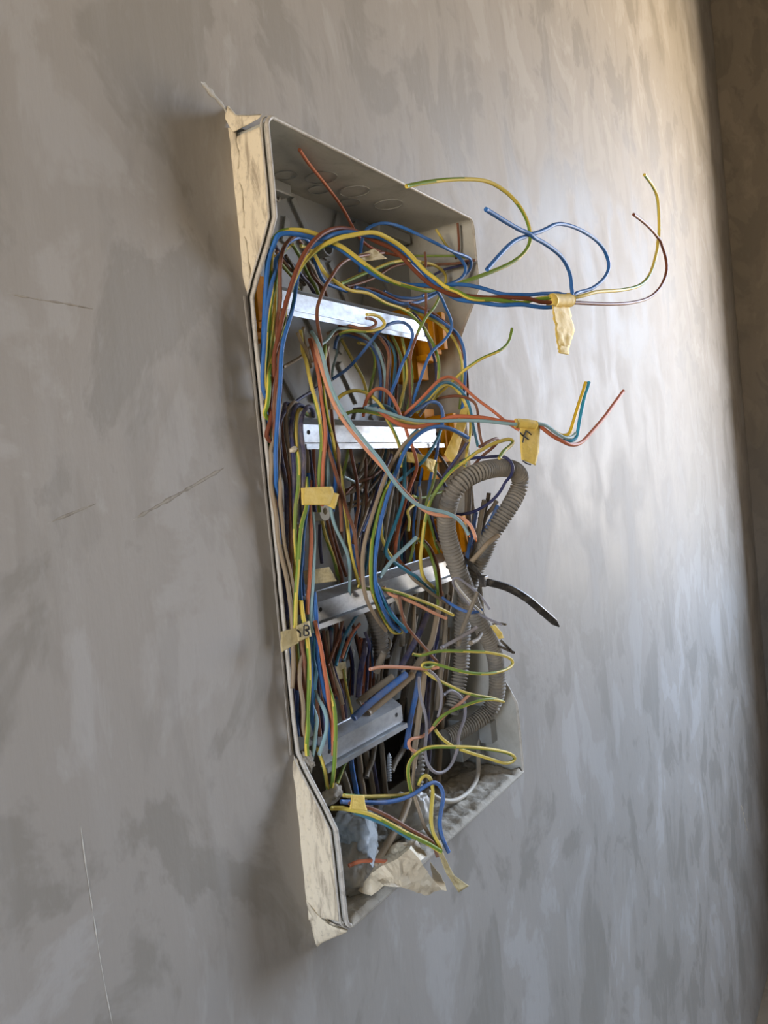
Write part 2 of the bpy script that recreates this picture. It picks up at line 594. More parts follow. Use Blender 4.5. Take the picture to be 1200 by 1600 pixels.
def loop(inset, rad, n=7):
    """rounded rectangle in x, z (counter-clockwise seen from the room), extra points where the side edge bends"""
    x0, x1, z0, z1 = inset, BW - inset, inset, BH - inset
    r = max(rad - inset, .001)
    P = []
    for cx, cz, a0 in ((x1 - r, z1 - r, 0), (x0 + r, z1 - r, 90), (x0 + r, z0 + r, 180), (x1 - r, z0 + r, 270)):
        for k in range(n + 1):
            a = math.radians(a0 + 90 * k / n)
            P.append((cx + r * math.cos(a), cz + r * math.sin(a)))
        if a0 == 90:
            P += [(x0, z) for z in (NT1 + .01, NT1, NT1 - .006, NT0 + .006, NT0, NT0 - .01, .45, .35, .25, NB1 + .01, NB1, NB1 - .006, NB0 + .006, NB0, NB0 - .01)]
        if a0 == 270:
            P += [(x1, z) for z in (NB0 - .01, NB0, NB0 + .006, NB1 - .006, NB1, NB1 + .01, .25, .35, .45, NT0 - .01, NT0, NT0 + .006, NT1 - .006, NT1, NT1 + .01)]
    return P


TH = .003
Lo, Li = loop(0, .013), loop(TH, .013)
n = len(Lo)
V = [Vector((x, side_front(z), z)) for x, z in Lo] + [Vector((x, side_front(z), z)) for x, z in Li] \
    + [Vector((x, BACK, z)) for x, z in Li] + [Vector((x, BACK + TH, z)) for x, z in Lo]
F = []
for i in range(n):
    j = (i + 1) % n
    for k in range(3):
        F.append((k * n + i, k * n + j, (k + 1) * n + j, (k + 1) * n + i))
tray = obj('side_walls', V, F, M['plastic'], box, False, pivot=(BW / 2, BACK, 0))
OX0, OX1, OZ0, OZ1 = .075, .300, .028, .128           # knocked-out opening low in the back panel
bm = bmesh.new()
ring = []
for y in (BACK - .0015, BACK + .001):
    ring.append(([bm.verts.new((x, y, z)) for x, z in ((TH * .6, TH * .6), (BW - TH * .6, TH * .6), (BW - TH * .6, BH - TH * .6), (TH * .6, BH - TH * .6))],
                 [bm.verts.new((x, y, z)) for x, z in ((OX0, OZ0), (OX1, OZ0), (OX1, OZ1), (OX0, OZ1))]))
for o_, i_ in ring:
    for k in range(4):
        bm.faces.new((o_[k], o_[(k + 1) % 4], i_[(k + 1) % 4], i_[k]))
for q in (0, 1):
    for k in range(4):
        bm.faces.new((ring[0][q][k], ring[0][q][(k + 1) % 4], ring[1][q][(k + 1) % 4], ring[1][q][k]))
back_panel = bm_obj('back_panel', bm, M['plastic_back'], box)
# rough masonry that closes the recess behind the enclosure
bm = bmesh.new()
add_box(bm, -.0012, BW + .0012, .150, .198, -.0012, BH + .0012)
bm_obj('recess_masonry', bm, M['mortar_grey'], wall_back)
# bead along the front edge
P = [Vector((x, side_front(z) - .0004, z)) for x, z in loop(TH / 2, .013)]
P = P + [P[0]]
V, F, _ = tube_mesh(relax(P, 1), .0020, 8, caps=False)
obj('rim', V, F, M['rim'], box, True, pivot=P[0])
P = [Vector((x, side_front(z) + .0045, z)) for x, z in loop(-.0008, .013)]
V, F, _ = tube_mesh(relax(P + [P[0]], 1), .0010, 6, caps=False)
obj('rim_lip', V, F, M['rim'], box, True, pivot=P[0])

# mortar left on the outer faces of the sides that stand proud of the wall
for z0, z1, sd in ((NT0 + .006, BH - .012, 1), (.010, NB1 - .004, 2)):
    A = [Vector((-.0012, -.002, z0 + (z1 - z0) * k / 12)) for k in range(13)]
    B = [Vector((-.0012, min(-.003, side_front(z0 + (z1 - z0) * k / 12) + .0055), z0 + (z1 - z0) * k / 12)) for k in range(13)]
    bmx = patch('mortar_coat', A, B, 14, 44, .0006, .0006, M['mortar'], box, 130, sd, pivot=A[0])
    tag(bmx, 'cream mortar smeared on the outside of the side wall')

# embossed pattern of the back panel: bars in a chevron lattice, bosses and tubular posts
def bar(x, z, ln, ang, name='rib', w=.0085, h=.0030):
    bm = bmesh.new()
    add_box(bm, -ln / 2, ln / 2, -h, 0, -w / 2, w / 2, .0009)
    bmesh.ops.rotate(bm, verts=bm.verts, cent=(0, 0, 0), matrix=Matrix.Rotation(math.radians(ang), 3, 'Y'))
    for v in bm.verts:
        v.co += Vector((x, BACK - .0014, z))
    return bm_obj(name, bm, M['plastic_back'], box, pivot=(x, BACK, z))


proto = {}
for row in range(12):
    for c in range(6):
        x = .055 + c * .06
        z = .05 + row * .058
        if OX0 - .03 < x < OX1 + .03 and OZ0 - .03 < z < OZ1 + .03:
            continue
        ang = -62 if (row + c) % 2 == 0 else 55
        key = ang
        if key not in proto:
            proto[key] = bar(x, z, .054, ang)
        else:
            o = proto[key].copy()
            COL.objects.link(o)
            o.location = Vector((x, BACK, z)) - parent_world(box)
bars = [(.142, .672, .030, -70), (.215, .668, .030, -70), (.178, .655, .030, 50)]
for x, z, ln, a in bars:
    bar(x, z, ln, a)


def ring_boss(name, c, r0, r1, h, mat, parent, axis='y', sides=20):
    """a short tube standing off a panel"""
    V, F = [], []
    for (r, d) in ((r1, 0), (r1, h), (r0, h), (r0, h * .1)):
        for s in range(sides):
            a = 2 * math.pi * s / sides
            if axis == 'y':
                V.append(Vector(c) + Vector((r * math.cos(a), -d, r * math.sin(a))))
            else:
                V.append(Vector(c) + Vector((r * math.cos(a), r * math.sin(a), -d)))
    for k in range(3):
        for s in range(sides):
            F.append((k * sides + s, k * sides + (s + 1) % sides, (k + 1) * sides + (s + 1) % sides, (k + 1) * sides + s))
    F.append(tuple(3 * sides + s for s in range(sides)))
    return obj(name, V, F, mat, parent, False, pivot=c)


bp = at(434, 308, .055)
ring_boss('screw_boss', (bp.x, BACK - .001, bp.z), .0028, .0048, .006, M['rim'], box)
bp = at(509, 386, .05)
ring_boss('post', (bp.x, BACK - .001, bp.z), .0085, .0105, .014, M['plastic_back'], box)
# knockouts scored in the top panel and its corner blocks
for x, y, r in ((.118, .034, .0125), (.176, .034, .0125), (.235, .034, .0125), (.150, .012, .017), (.21, .010, .017), (.275, .006, .017)):
    ring_boss('knockout', (x, y, BH - TH + .0006), r - .0011, r, .0014, M['plastic_back'], box, 'z', 28)
for x0, x1 in ((.012, .142), (.318, .395)):
    bm = bmesh.new()
    add_box(bm, x0, x1, BACK - .016, BACK - .001, BH - .016, BH - TH - .0003, .002)
    bm_obj('corner_block', bm, M['plastic_back'], box)


def rail(u0, v0, u1, v1, y, hgt=.033):
    """top-hat mounting rail between two sight lines, hat open towards the room"""
    a, b = at(u0, v0, y), at(u1, v1, y)
    c = hgt / 2
    t = .0012
    front = [(.0125, c), (.0120, c - .0010), (.0005, c - .0085), (.0005, -c + .0072), (.0026, -c + .0068), (.0026, -c + .0056), (-.0046, -c + .0050), (-.0046, -c)]
    backl = [(q[0] + t, q[1] - (t * .5 if k in (1, 2) else 0)) for k, q in enumerate(front)][::-1]
    sec = front + backl
    d = b - a
    bm = bmesh.new()
    va = [bm.verts.new((a.x, a.y + q[0], a.z + q[1])) for q in sec]
    vb = [bm.verts.new((b.x, b.y + q[0], b.z + q[1])) for q in sec]
    k = len(sec)
    for i in range(k):
        bm.faces.new((va[i], vb[i], vb[(i + 1) % k], va[(i + 1) % k]))
    for i in range(7):
        bm.faces.new((va[i], va[i + 1], va[k - 2 - i], va[k - 1 - i]))
        bm.faces.new((vb[i], vb[k - 1 - i], vb[k - 2 - i], vb[i + 1]))
    o = bm_obj('mounting_rail', bm, M['steel'], box, pivot=a)
    o['label'] = 'galvanised steel mounting rail'
    for s in (.012 / d.length, 1 - .012 / d.length):
        p = a + d * s
        ring = [Vector((p.x + .0022 * math.cos(q * math.pi / 6), p.y + .0001, p.z + .0005 + .0022 * math.sin(q * math.pi / 6))) for q in range(12)]
        obj('screw_hole', ring + [q + Vector((0, .0003, 0)) for q in ring], [tuple(range(12)), tuple(range(23, 11, -1))] + [(i, 12 + i, 12 + (i + 1) % 12, (i + 1) % 12) for i in range(12)], M['hole'], o, pivot=p)
    return o


rail(436, 465, 682, 518, .002)
rail(471, 676, 690, 679, .002)
rail(490, 957, 706, 884, .002)
rail(504, 1181, 629, 1113, .002)


def bracket(cx, cz, side, hgt=.088, dy=0.0):
    """amber plastic rail holder: a stepped post on the back panel with a claw that grips the rail end"""
    r_ = empty('rail_bracket', (0, 0, 0))
    r_.parent = box
    r_.location = Vector((cx, BACK, cz)) - parent_world(box)
    def prt(name, x0, x1, y0, y1, z0, z1):
        bm = bmesh.new()
        add_box(bm, min(cx + side * x0, cx + side * x1), max(cx + side * x0, cx + side * x1), y0 + dy * (y0 < .03), y1 + dy * (y1 < .03), cz + z0, cz + z1, .0012)
        return bm_obj(name, bm, M['bracket'], r_)
    prt('post', -.017, .010, .020, BACK - .002, -hgt * .62, hgt * .40)
    prt('web', -.012, .006, -.004, .022, -.026, .024)
    prt('claw', .002, .012, -.010, .022, -.020, .026)
    prt('shelf', -.020, .010, .004, .020, -.034, -.026)
    r_['label'] = 'amber plastic holder at the end of a mounting rail'
    return r_


bracket(.3500, .573, 1)
bracket(.3560, .447, 1)
bracket(.3560, .318, 1, .060)
bracket(.0300, .572, -1, .088, .016)
# cream cable plug on the back panel by the upper left tag
ring_boss('cable_plug', at(503, 799, .012) + Vector((0, .028, 0)), .0035, .0095, .032, M['cream_plastic'], box)
# two clear plastic blocks on the right side, low down
for u0, v0, u1, v1, yy in ((718, 1126, 766, 1160, .012), (766, 1130, 786, 1150, -.006)):
    a, b = at(u0, v0, yy), at(u1, v1, yy)
    bm = bmesh.new()
    add_box(bm, min(a.x, b.x), min(max(a.x, b.x), BW - TH - .0005), yy, yy + .018, min(a.z, b.z), max(a.z, b.z), .001)
    bm_obj('terminal_block', bm, M['plastic_back'], box)

# ------------------------------------------------------------------ mortar crumbs on the floor of the enclosure
def heap(name, x0, x1, y0, y1, base, h, nx, ny, seed, mat, front=None):
    V, F = [], []
    off = Vector((seed * 3.7, seed, 0))
    for j in range(ny):
        for i in range(nx):
            x = x0 + (x1 - x0) * i / (nx - 1)
            y = y0 + (y1 - y0) * j / (ny - 1)
            q = Vector((x, y, 0)) * 60 + off
            e = min(1, min(i, nx - 1 - i) / 2) * min(1, min(j, ny - 1 - j) / 2)
            hh = h * (.50 + .45 * mnoise.noise(q) + .30 * abs(mnoise.noise(q * 2.7)) + .16 * mnoise.noise(q * 6))
            hh *= .55 + .45 * j / (ny - 1)
            V.append(Vector((x, y, base + max(.0008, hh) * (e if e > 0 else .08))))
    nn = nx * ny
    V += [Vector((v.x, v.y, base - .0004)) for v in V]
    for j in range(ny - 1):
        for i in range(nx - 1):
            k = j * nx + i
            F.append((k, k + 1, k + nx + 1, k + nx))
            F.append((nn + k, nn + k + nx, nn + k + nx + 1, nn + k + 1))
    edge = [i for i in range(nx)] + [j * nx + nx - 1 for j in range(1, ny)] + [(ny - 1) * nx + i for i in range(nx - 2, -1, -1)] + [j * nx for j in range(ny - 2, 0, -1)]
    for k in range(len(edge)):
        e0, e1 = edge[k], edge[(k + 1) % len(edge)]
        F.append((e0, nn + e0, nn + e1, e1))
    return obj(name, V, F, mat, None, True, pivot=(x0, y0, base))


tag(heap('mortar_crumbs', .006, BW - .006, -PR - .0035, BACK - .004, TH + .0006, .013, 150, 44, 2, M['debris']), 'rough grey mortar crumbs covering the bottom of the enclosure', 'rubble', kind='stuff')

# ================================================================== WIRES
DUST = .35


WIRES = []        # traced first, settled so that none runs through another, then built


def W(c, label, pts, ys, d=3.5, group=None, dust=None, name='wire', tip=False, cat='wire', step=.0035):
    pts = parse(pts)
    ys = [float(q) for q in ys.split()]
    r = d * 1.08 / 2000
    P = [fit(p[0], p[1], y / 1000, r) for p, y in zip(pts, spread(pts, ys))]
    P = relax(catmull(P, step), 2)
    WIRES.append(dict(c=c, label=label, P=P, r=r, group=group, dust=DUST if dust is None else dust, name=name, tip=tip, cat=cat, step=step, fixed=False))


def clear_of_sides(q, r):
    """slide a point off the enclosure's side walls and their rim"""
    if -.002 < q.z < BH + .002 and q.y > side_front(q.z) - .0036 - r:
        if q.x < .0046 + r and q.x > -.02:
            q.x = .0046 + r
        elif q.x > BW - .0046 - r and q.x < BW + .02:
            q.x = BW - .0046 - r
    return q


def settle(rounds=40):
    """push wires that would run through one another apart, mostly in depth"""
    cell = .012
    n = [len(w['P']) for w in WIRES]
    zero = Vector((0, 0, 0))
    for w in WIRES:
        if not w['fixed']:
            w['P'] = [clear_of_sides(p, w['r']) for p in w['P']]
    for rd in range(rounds):
        grid = {}
        for k, w in enumerate(WIRES):
            for i, p in enumerate(w['P']):
                grid.setdefault((int(p.x // cell), int(p.y // cell), int(p.z // cell)), []).append((k, i))
        mv = {}
        for (gx, gy, gz), here in grid.items():
            near = []
            for dx in (-1, 0, 1):
                for dy in (-1, 0, 1):
                    for dz in (-1, 0, 1):
                        near += grid.get((gx + dx, gy + dy, gz + dz), ())
            for k, i in here:
                wk = WIRES[k]
                p, rk = wk['P'][i], wk['r']
                for l, j in near:
                    if l <= k:
                        continue
                    wl = WIRES[l]
                    need = rk + wl['r'] + .0004
                    d = p - wl['P'][j]
                    ln2 = d.length_squared
                    if ln2 >= need * need:
                        continue
                    ln = math.sqrt(ln2)
                    ray = (p - CAM).normalized()
                    dep = d.dot(ray)
                    dirn = d + ray * ((.0012 if dep >= 0 else -.0012) if abs(dep) > 1e-5 else (.0012 if k % 2 else -.0012))
                    dirn.normalize()
                    q = dirn * (need - ln)
                    a, b = (.0, 1.0) if wk['fixed'] else ((1.0, .0) if wl['fixed'] else (.5, .5))
                    for key, vec in (((k, i), q * a), ((l, j), q * -b)):
                        o = mv.get(key)
                        mv[key] = vec if o is None else (o + vec if (o + vec).length < .003 else o)
        if not mv:
            break
        ks = {k for k, i in mv}
        for k in ks:
            w = WIRES[k]
            if w['fixed']:
                continue
            P = w['P']
            m_ = [mv.get((k, i), zero) for i in range(n[k])]
            for _s in range(2):
                m_ = [(m_[max(i - 1, 0)] + 2 * m_[i] + m_[min(i + 1, len(m_) - 1)]) / 4 for i in range(len(m_))]
            for i, p in enumerate(P):
                if m_[i].length_squared > 0:
                    q = p + m_[i] * 1.4
                    if p.y < -.0045:          # in front of the rails: stays in front
                        q.y = min(q.y, max(p.y, -.0045 - w['r']))
                    if q.y < BACK - .004 - w['r'] and q.z > .004:
                        P[i] = clear_of_sides(q, w['r'])
            if rd % 4 == 3 and rd < rounds - 8:
                w['P'] = relax(P, 1)


ORD = ('leftmost', 'second', 'third', 'fourth', 'fifth', 'sixth', 'seventh', 'eighth', 'ninth')


def build_wires():
    same = {}
    for w in WIRES:
        same.setdefault(w['label'], []).append(w)
    for lab, ws in same.items():
        if len(ws) > 1:                      # alike wires are told apart by their order from the left
            ws.sort(key=lambda w: (w['P'][len(w['P']) // 2] - CAM).dot(RIGHT) / (w['P'][len(w['P']) // 2] - CAM).dot(FWD))
            for k, w in enumerate(ws):
                w['label'] = lab + (', the leftmost' if k == 0 else ', %s from the left' % (ORD[k] if k < 9 else '%dth' % (k + 1)))
    for w in WIRES:
        if len(w['label'].split()) > 16:
            print('LONG', w['label'])
        if w['fixed']:
            continue
        P, r, c, step = w['P'], w['r'], w['c'], w['step']
        if c in ('G', 'Y', 'V'):
            k0 = rnd.uniform(0, 8)
            pitch = rnd.uniform(.22, .5) * rnd.choice((-1, 1))
            wide = {'G': 4, 'Y': 5, 'V': 3}[c]        # how much of the girth is yellow
            fn = lambda i, s: 0 if int(s + k0 + i * step / pitch * 8) % 8 < wide else 1
            V, F, MI = tube_mesh(P, r, 8, mi_fn=fn)
            o = obj(w['name'], V, F, [WM['Yy'], WM['Yg']], None, True, MI, pivot=P[0])
        else:
            V, F, MI = tube_mesh(P, r, 8)
            o = obj(w['name'], V, F, WM[c], None, True, pivot=P[0])
        dd = w['dust']
        o.color = (dd, dd, dd, 1)
        tag(o, w['label'], w['cat'], w['group'])
        if w['tip']:
            e = (P[-1] - P[-2]).normalized()
            V, F, _ = tube_mesh([P[-1] - e * .001, P[-1] + e * .0035], r * .5, 6)
            obj('copper_core', V, F, M['copper'], o, True, pivot=P[-1])


# ---- wires that stand out of the box at the top, held by the upper tape flag
W('Y', 'yellow wire through the upper tape flag, its far right end curling up',
  "430,800,8 424,740,2 418,640,-12 430,560,-14 446,475,-20 465,425,-28 480,403,-34 507,381,-42 527,372,-48 547,366,-52 567,364,-56 585,365,-60 607,373,-64 627,385,-68 643,400,-72 660,420,-76 677,435,-82 693,447,-90 710,457,-98 727,465,-106 743,469,-114 785,471,-132 818,470,-145 862,464,-162 895,462,-170 932,456,-180 972,453,-188 1001,445,-194 1016,427,-196 1025,398,-197 1030,368,-198 1028,313,-200 1020,291,-201 1007,273,-202", "0", 4.2, dust=.05)
W('R', 'brown wire passing through the upper tape flag and hooking back at its right end',
  "432,820,6 424,740,-2 418,660,-10 432,545,-16 448,470,-26 458,438,-32 465,417,-36 475,397,-40 488,378,-44 503,365,-46 517,359,-46 532,357,-46 548,359,-48 565,365,-52 585,372,-56 607,383,-60 627,400,-66 650,425,-74 675,447,-84 700,458,-94 725,463,-104 760,465,-120 800,467,-138 862,470,-162 900,473,-172 950,475,-184 987,473,-190 1016,464,-194 1034,445,-196 1042,420,-198 1038,394,-199 1027,370,-200 1009,350,-201 990,335,-202", "0", 4.1, dust=.03)
W('B', 'blue wire from the upper tape flag rising in a straight diagonal to the upper left',
  "428,780,12 418,690,8 410,600,2 413,500,-4 418,410,-18 422,376,-26 433,366,-32 450,364,-36 470,367,-38 487,371,-40 500,375,-42 510,371,-44 523,366,-46 542,363,-50 567,365,-54 593,373,-58 615,382,-62 632,393,-66 648,410,-70 667,430,-76 680,447,-82 692,455,-88 707,463,-94 740,469,-112 785,474,-132 814,475,-145 836,479,-154 862,480,-163 884,470,-168 891,458,-170 893,438,-172 888,420,-173 877,401,-174 855,383,-174 825,366,-172 796,350,-170 759,327,-168", "0", 4.2, dust=.1)
W('B', 'blue wire from the upper tape flag making a wide round loop to the left',
  "476,392,-22 493,379,-30 515,381,-38 532,389,-42 550,403,-46 567,416,-50 583,429,-54 600,437,-58 620,442,-62 640,446,-68 663,448,-74 680,448,-80 702,445,-90 720,444,-98 740,447,-108 760,452,-116 785,460,-130 825,462,-148 862,462,-162 893,462,-170 921,453,-176 943,436,-180 952,416,-182 946,394,-182 932,376,-181 910,361,-180 888,352,-178 869,350,-176 851,359,-174 833,366,-172 818,370,-170 800,379,-168 781,398,-166 761,421,-164", "0", 4.0, dust=.12)
W('G', 'yellow green wire arching high over the top right corner of the box',
  "430,760,12 422,680,10 419,600,6 420,540,2 424,450,-8 424,395,-18 427,372,-24 437,361,-28 455,359,-32 475,360,-36 495,366,-40 517,377,-44 533,384,-46 550,397,-50 567,410,-54 583,422,-58 597,432,-62 618,442,-66 640,448,-70 663,451,-74 687,450,-80 705,447,-86 723,441,-92 767,425,-108 800,410,-118 820,394,-124 829,376,-126 827,354,-126 818,332,-124 803,311,-120 781,293,-114 756,282,-108 715,280,-98 671,284,-88 635,291,-80", "0", 4.1, dust=.15)

# ---- top compartment
W('O', 'straight copper coloured wire leaning up against the top panel of the box', "468,234 482,255 510,290 535,325 553,358 566,376 578,386 597,394 625,400 645,405", "5 20 30 30", 3.2, tip=True, dust=.2)
W('B', 'blue wire making a long flat loop inside the upper right corner', "562,425 563,395 566,372 570,359 582,352 598,348 615,350 638,359 663,371 687,383 707,393 727,400 735,405 737,413 735,422 728,428 717,438 703,443 685,449", "35 25 10 -20 -46 -48 -30 -10", dust=.2)
W('B', 'short blue wire doubled beside the rim at the upper right corner', "693,385 702,390 710,395 720,405 727,415 727,425 720,435 707,442 686,452 660,462", "-30 -42 -30 -15", dust=.2)
W('B', 'blue wire falling from the tape flag bundle past the right end of the top rail', "640,412,-60 660,430,-56 680,450,-48 690,466,-42 697,482,-40 703,495,-38 706,508,-36 703,520,-34 691,535,-30 676,548,-26 668,562,-22 661,580,-18 653,604,-12 644,631,-4", "0", 3.4, dust=.15)
W('B', 'blue wire looping over the left end of the top rail and back behind it', "420,700 410,600 413,538 416,490 422,457 427,432 433,407 442,392 452,378 462,372 472,370 482,376 488,390 492,407 497,423 505,440 520,447 542,455", "4 -8 -16 -18 -10 10 14", dust=.2)
W('R', 'brown wire dropping straight in front of the left end of the top rail', "462,368 450,376 441,392 437,423 438,457 438,490 436,520 432,560 427,650 429,720 434,800", "-20 -18 -16 -16 -14 -8 0", dust=.3)
W('B', 'blue wire crossing the left part of the top rail', "480,400 470,415 465,430 463,438 462,457 457,482 452,502 446,520 441,540 439,567 438,600 434,650 430,720 434,790 438,850", "-14 -22 -24 -22 -16 -8 0", dust=.15)
W('Y', 'bright yellow wire just left of the top rail', "447,382 437,400 432,423 429,443 425,467 420,493 416,530 414,555 411,585 408,615 411,660 418,740", "-12 -12 -8 0 6 12", dust=.2)
W('V', 'olive green wire beside the left end of the top rail', "452,380 440,395 433,415 431,433 430,465 429,490 427,523 424,550 421,580 418,640 423,720", "-6 -6 -2 4 10", dust=.35)
W('G', 'olive wire arching under the blue loops at the top left', "470,384 482,388 493,397 498,413 508,427 523,438 538,450 550,455 567,456 580,460 600,473 622,480 637,487 647,496 661,510 670,526 676,535 683,553 686,568 685,592 682,625", "-12 -14 -18 -22 -26 -22 -14", 3.4, dust=.35)
W('R', 'brown wire curving down across the middle of the top rail', "600,395 575,398 550,403 538,408 527,418 517,433 508,447 502,463 495,480 495,497 498,517 502,535 500,550", "0 -10 -16 -18 -16 4", 3.3, dust=.3)
W('R', 'dark brown wire lying slack above the top rail', "542,448 560,443 577,437 592,430 605,421 618,415 635,412 655,410", "15 12 10 10", 3.2, dust=.3)
W('G', 'yellow green wire arching above the top rail on the right', "533,443 547,437 567,428 583,422 600,414 612,410 630,407 653,408 673,412 688,420 697,430 697,444 692,455", "10 4 -4 -10 -10 0", 3.4, dust=.2)
W('B', 'blue wire running along the top of the top rail', "555,449 572,453 600,465 615,471 627,475 647,473 660,470 677,462 690,452", "8 0 -8 -8 -4", 3.4, dust=.2)
W('R', 'brown wire running along the top of the top rail', "550,451 575,450 590,454 602,460 623,470 637,471 655,472", "12 4 -6 -6", 3.3, dust=.3)
W('B', 'blue wire sagging behind the others above the right half of the top rail', "600,455 613,463 635,466 650,466 663,462 683,457 700,445", "16 6 0 -4", 3.4, dust=.2)
W('V', 'olive wire lying flat across the upper right corner', "640,400 663,400 690,400 710,400 727,402", "25 10 -15 -32", 3.3, dust=.45)
W('R', 'brown wire lying flat across the upper right corner', "655,416 687,413 713,412 730,410 742,408", "20 5 -20 -44", 3.3, dust=.4)
W('N', 'navy wire lying behind the brown one in the upper right corner', "668,436 680,428 697,420 720,415 735,408", "20 6 -14 -40", 3.3, dust=.2)
W('R', 'thin brown wire hanging straight down past the right end of the top rail', "664,395 664,430 665,450 666,480 664,499 655,515 646,538 641,556 640,580 641,617 640,650", "-8 -20 -24 -22 -10 0", 3.2, dust=.35)
W('V', 'short olive wire crossing the brown one at the right end of the top rail', "687,462 679,480 670,490 659,505 652,522", "-28 -30 -26", 3.2, dust=.4)
W('V', 'short olive wire end pointing up in the upper right corner', "681,358 690,372 698,384 706,392", "-10 -14 -10", 3.0, dust=.4)
W('R', 'short dark brown wire end standing upright in the upper right corner', "715,348 716,362 717,378 717,392 712,404", "-24 -24 -20", 3.0, dust=.2)
W('N', 'navy and purple wire slanting past the right end of the top rail', "645,488 655,500 661,510 667,523 673,542 679,562 682,587 680,620", "-16 -18 -16 -8", 3.3, dust=.3)
W('B', 'outermost blue wire in the arc down the right edge of the box', "640,478 670,490 682,496 697,508 709,516 719,531 725,550 727,572 726,602 722,640 716,690", "-10 -28 -34 -30 -16", 3.4, dust=.2)
W('G', 'olive wire inside the arc down the right edge of the box', "640,484 665,494 682,503 697,515 710,530 719,550 722,565 722,600 718,640", "-8 -24 -28 -16", 3.4, dust=.35)
W('R', 'brown wire in the arc down the right edge of the box', "640,474 668,486 691,500 704,512 718,533 728,574 731,610 728,650", "-12 -28 -32 -20", 3.2, dust=.3)
W('G', 'yellow green stub curling out to the right below the tape flag', "672,630 683,617 703,602 715,587 733,573 754,559 781,548 796,533 800,513", "-10 -40 -70 -90 -95", 3.3, dust=.2)
W('B', 'blue wire humped up under the right half of the top rail', "520,592 542,577 560,558 577,537 590,520 600,511 612,505 625,503 635,506 643,515 645,526 641,541 634,557 626,574 619,595 611,614 606,640", "30 10 -14 -18 -12 0", 3.4, dust=.25)
W('Y', 'yellow wire end hooked over the front of the top rail', "573,492 585,491 597,497 604,506 598,512 587,516 575,518 555,517 540,515 528,522", "-18 -22 -14 10", 3.3, dust=.3)
W('R', 'brown wire end hooked over the front of the top rail', "572,497 583,498 590,504 587,510 577,513 560,513 545,508 530,510", "-18 -22 -14 12", 3.2, dust=.3)

# slack wires behind the upper left loops
gT = 'wires slanting down behind the left end of the top rail'
for c, s in (('V', "457,382 467,398 478,422 488,440 500,470"), ('R', "467,375 477,388 483,415 493,435 505,452 515,490"), ('D', "474,384 480,408 493,433 502,447 512,480"),
             ('N', "430,384 442,402 455,413 470,433 483,442 495,462"), ('R', "432,392 442,407 455,420 470,430 487,441"), ('V', "430,400 440,413 450,425 457,433 470,460"), ('K', "445,400 458,418 466,432 476,445")):
    W(c, {'V': 'olive', 'R': 'brown', 'D': 'dusty tan', 'N': 'navy', 'K': 'black'}[c] + ' wire slanting down behind the left end of the top rail', s, "22 28 36", 3.4, group=gT, dust=.4)

# ---- under the top rail
gU = 'wires bowed together under the top rail'
for c, s, y in (('L', "502,538 513,530 520,518 528,512 542,514 558,518 575,527 588,542 596,560 602,590 600,640", "6 4 6 14"),
                ('R', "518,525 528,520 545,519 563,525 580,533 593,548 600,565 600,600 597,650", "12 10 10 20"),
                ('B', "523,545 526,530 533,523 550,525 567,532 580,540 590,560 595,600 592,640", "18 16 16 24"),
                ('N', "575,520 589,523 601,530 607,544 609,565 607,595 608,640", "4 0 2 10"),
                ('R', "577,518 592,526 604,542 608,556 606,577 604,610 602,650", "0 -4 0 10"),
                ('D', "512,521 530,515 555,521 578,531 592,550 597,580 594,640", "20 18 18 26"),
                ('G', "560,536 574,538 582,546 586,560 585,580 580,600 576,620", "24 22 24"),
                ('V', "533,530 543,548 555,570 565,587 572,608 575,630", "34 36 38"),
                ('T', "598,528 612,540 618,560 616,590 612,640", "10 8 14"),
                ('G', "612,524 622,545 630,570 632,600 626,640", "6 4 10"),
                ('K', "598,590 606,604 612,618 614,640", "30 30 30"),
                ('Y', "628,528 634,560 636,590 628,620 622,645", "6 2 8"),
                ('R', "606,520 617,540 622,566 620,600 618,645", "14 12 18"),
                ('Y', "640,556 644,590 640,625 634,650", "0 -2 6")):
    nm = {'L': 'grey blue', 'R': 'brown', 'B': 'blue', 'N': 'navy', 'D': 'dusty tan', 'G': 'striped green', 'V': 'olive', 'T': 'teal', 'K': 'black', 'Y': 'yellow'}[c]
    W(c, nm + ' wire bowed under the top rail towards the second rail', s, y, 3.3, group=gU, dust=.45)
W('L', 'thin grey wire making a narrow bow against the back panel', "518,596 520,575 527,550 525,537 530,528 542,523", "42 38 30", 2.6, dust=.6)
W('D', 'dusty straight wire crossing the back panel left of the dusty bundle', "443,573 458,565 472,556 484,543 494,530", "30 24 16", 3.0, dust=.7)
W('N', 'navy wire running diagonally behind the bundle above the second rail', "455,633 470,622 485,613 500,603 515,595", "20 28 30", 3.2, dust=.3)

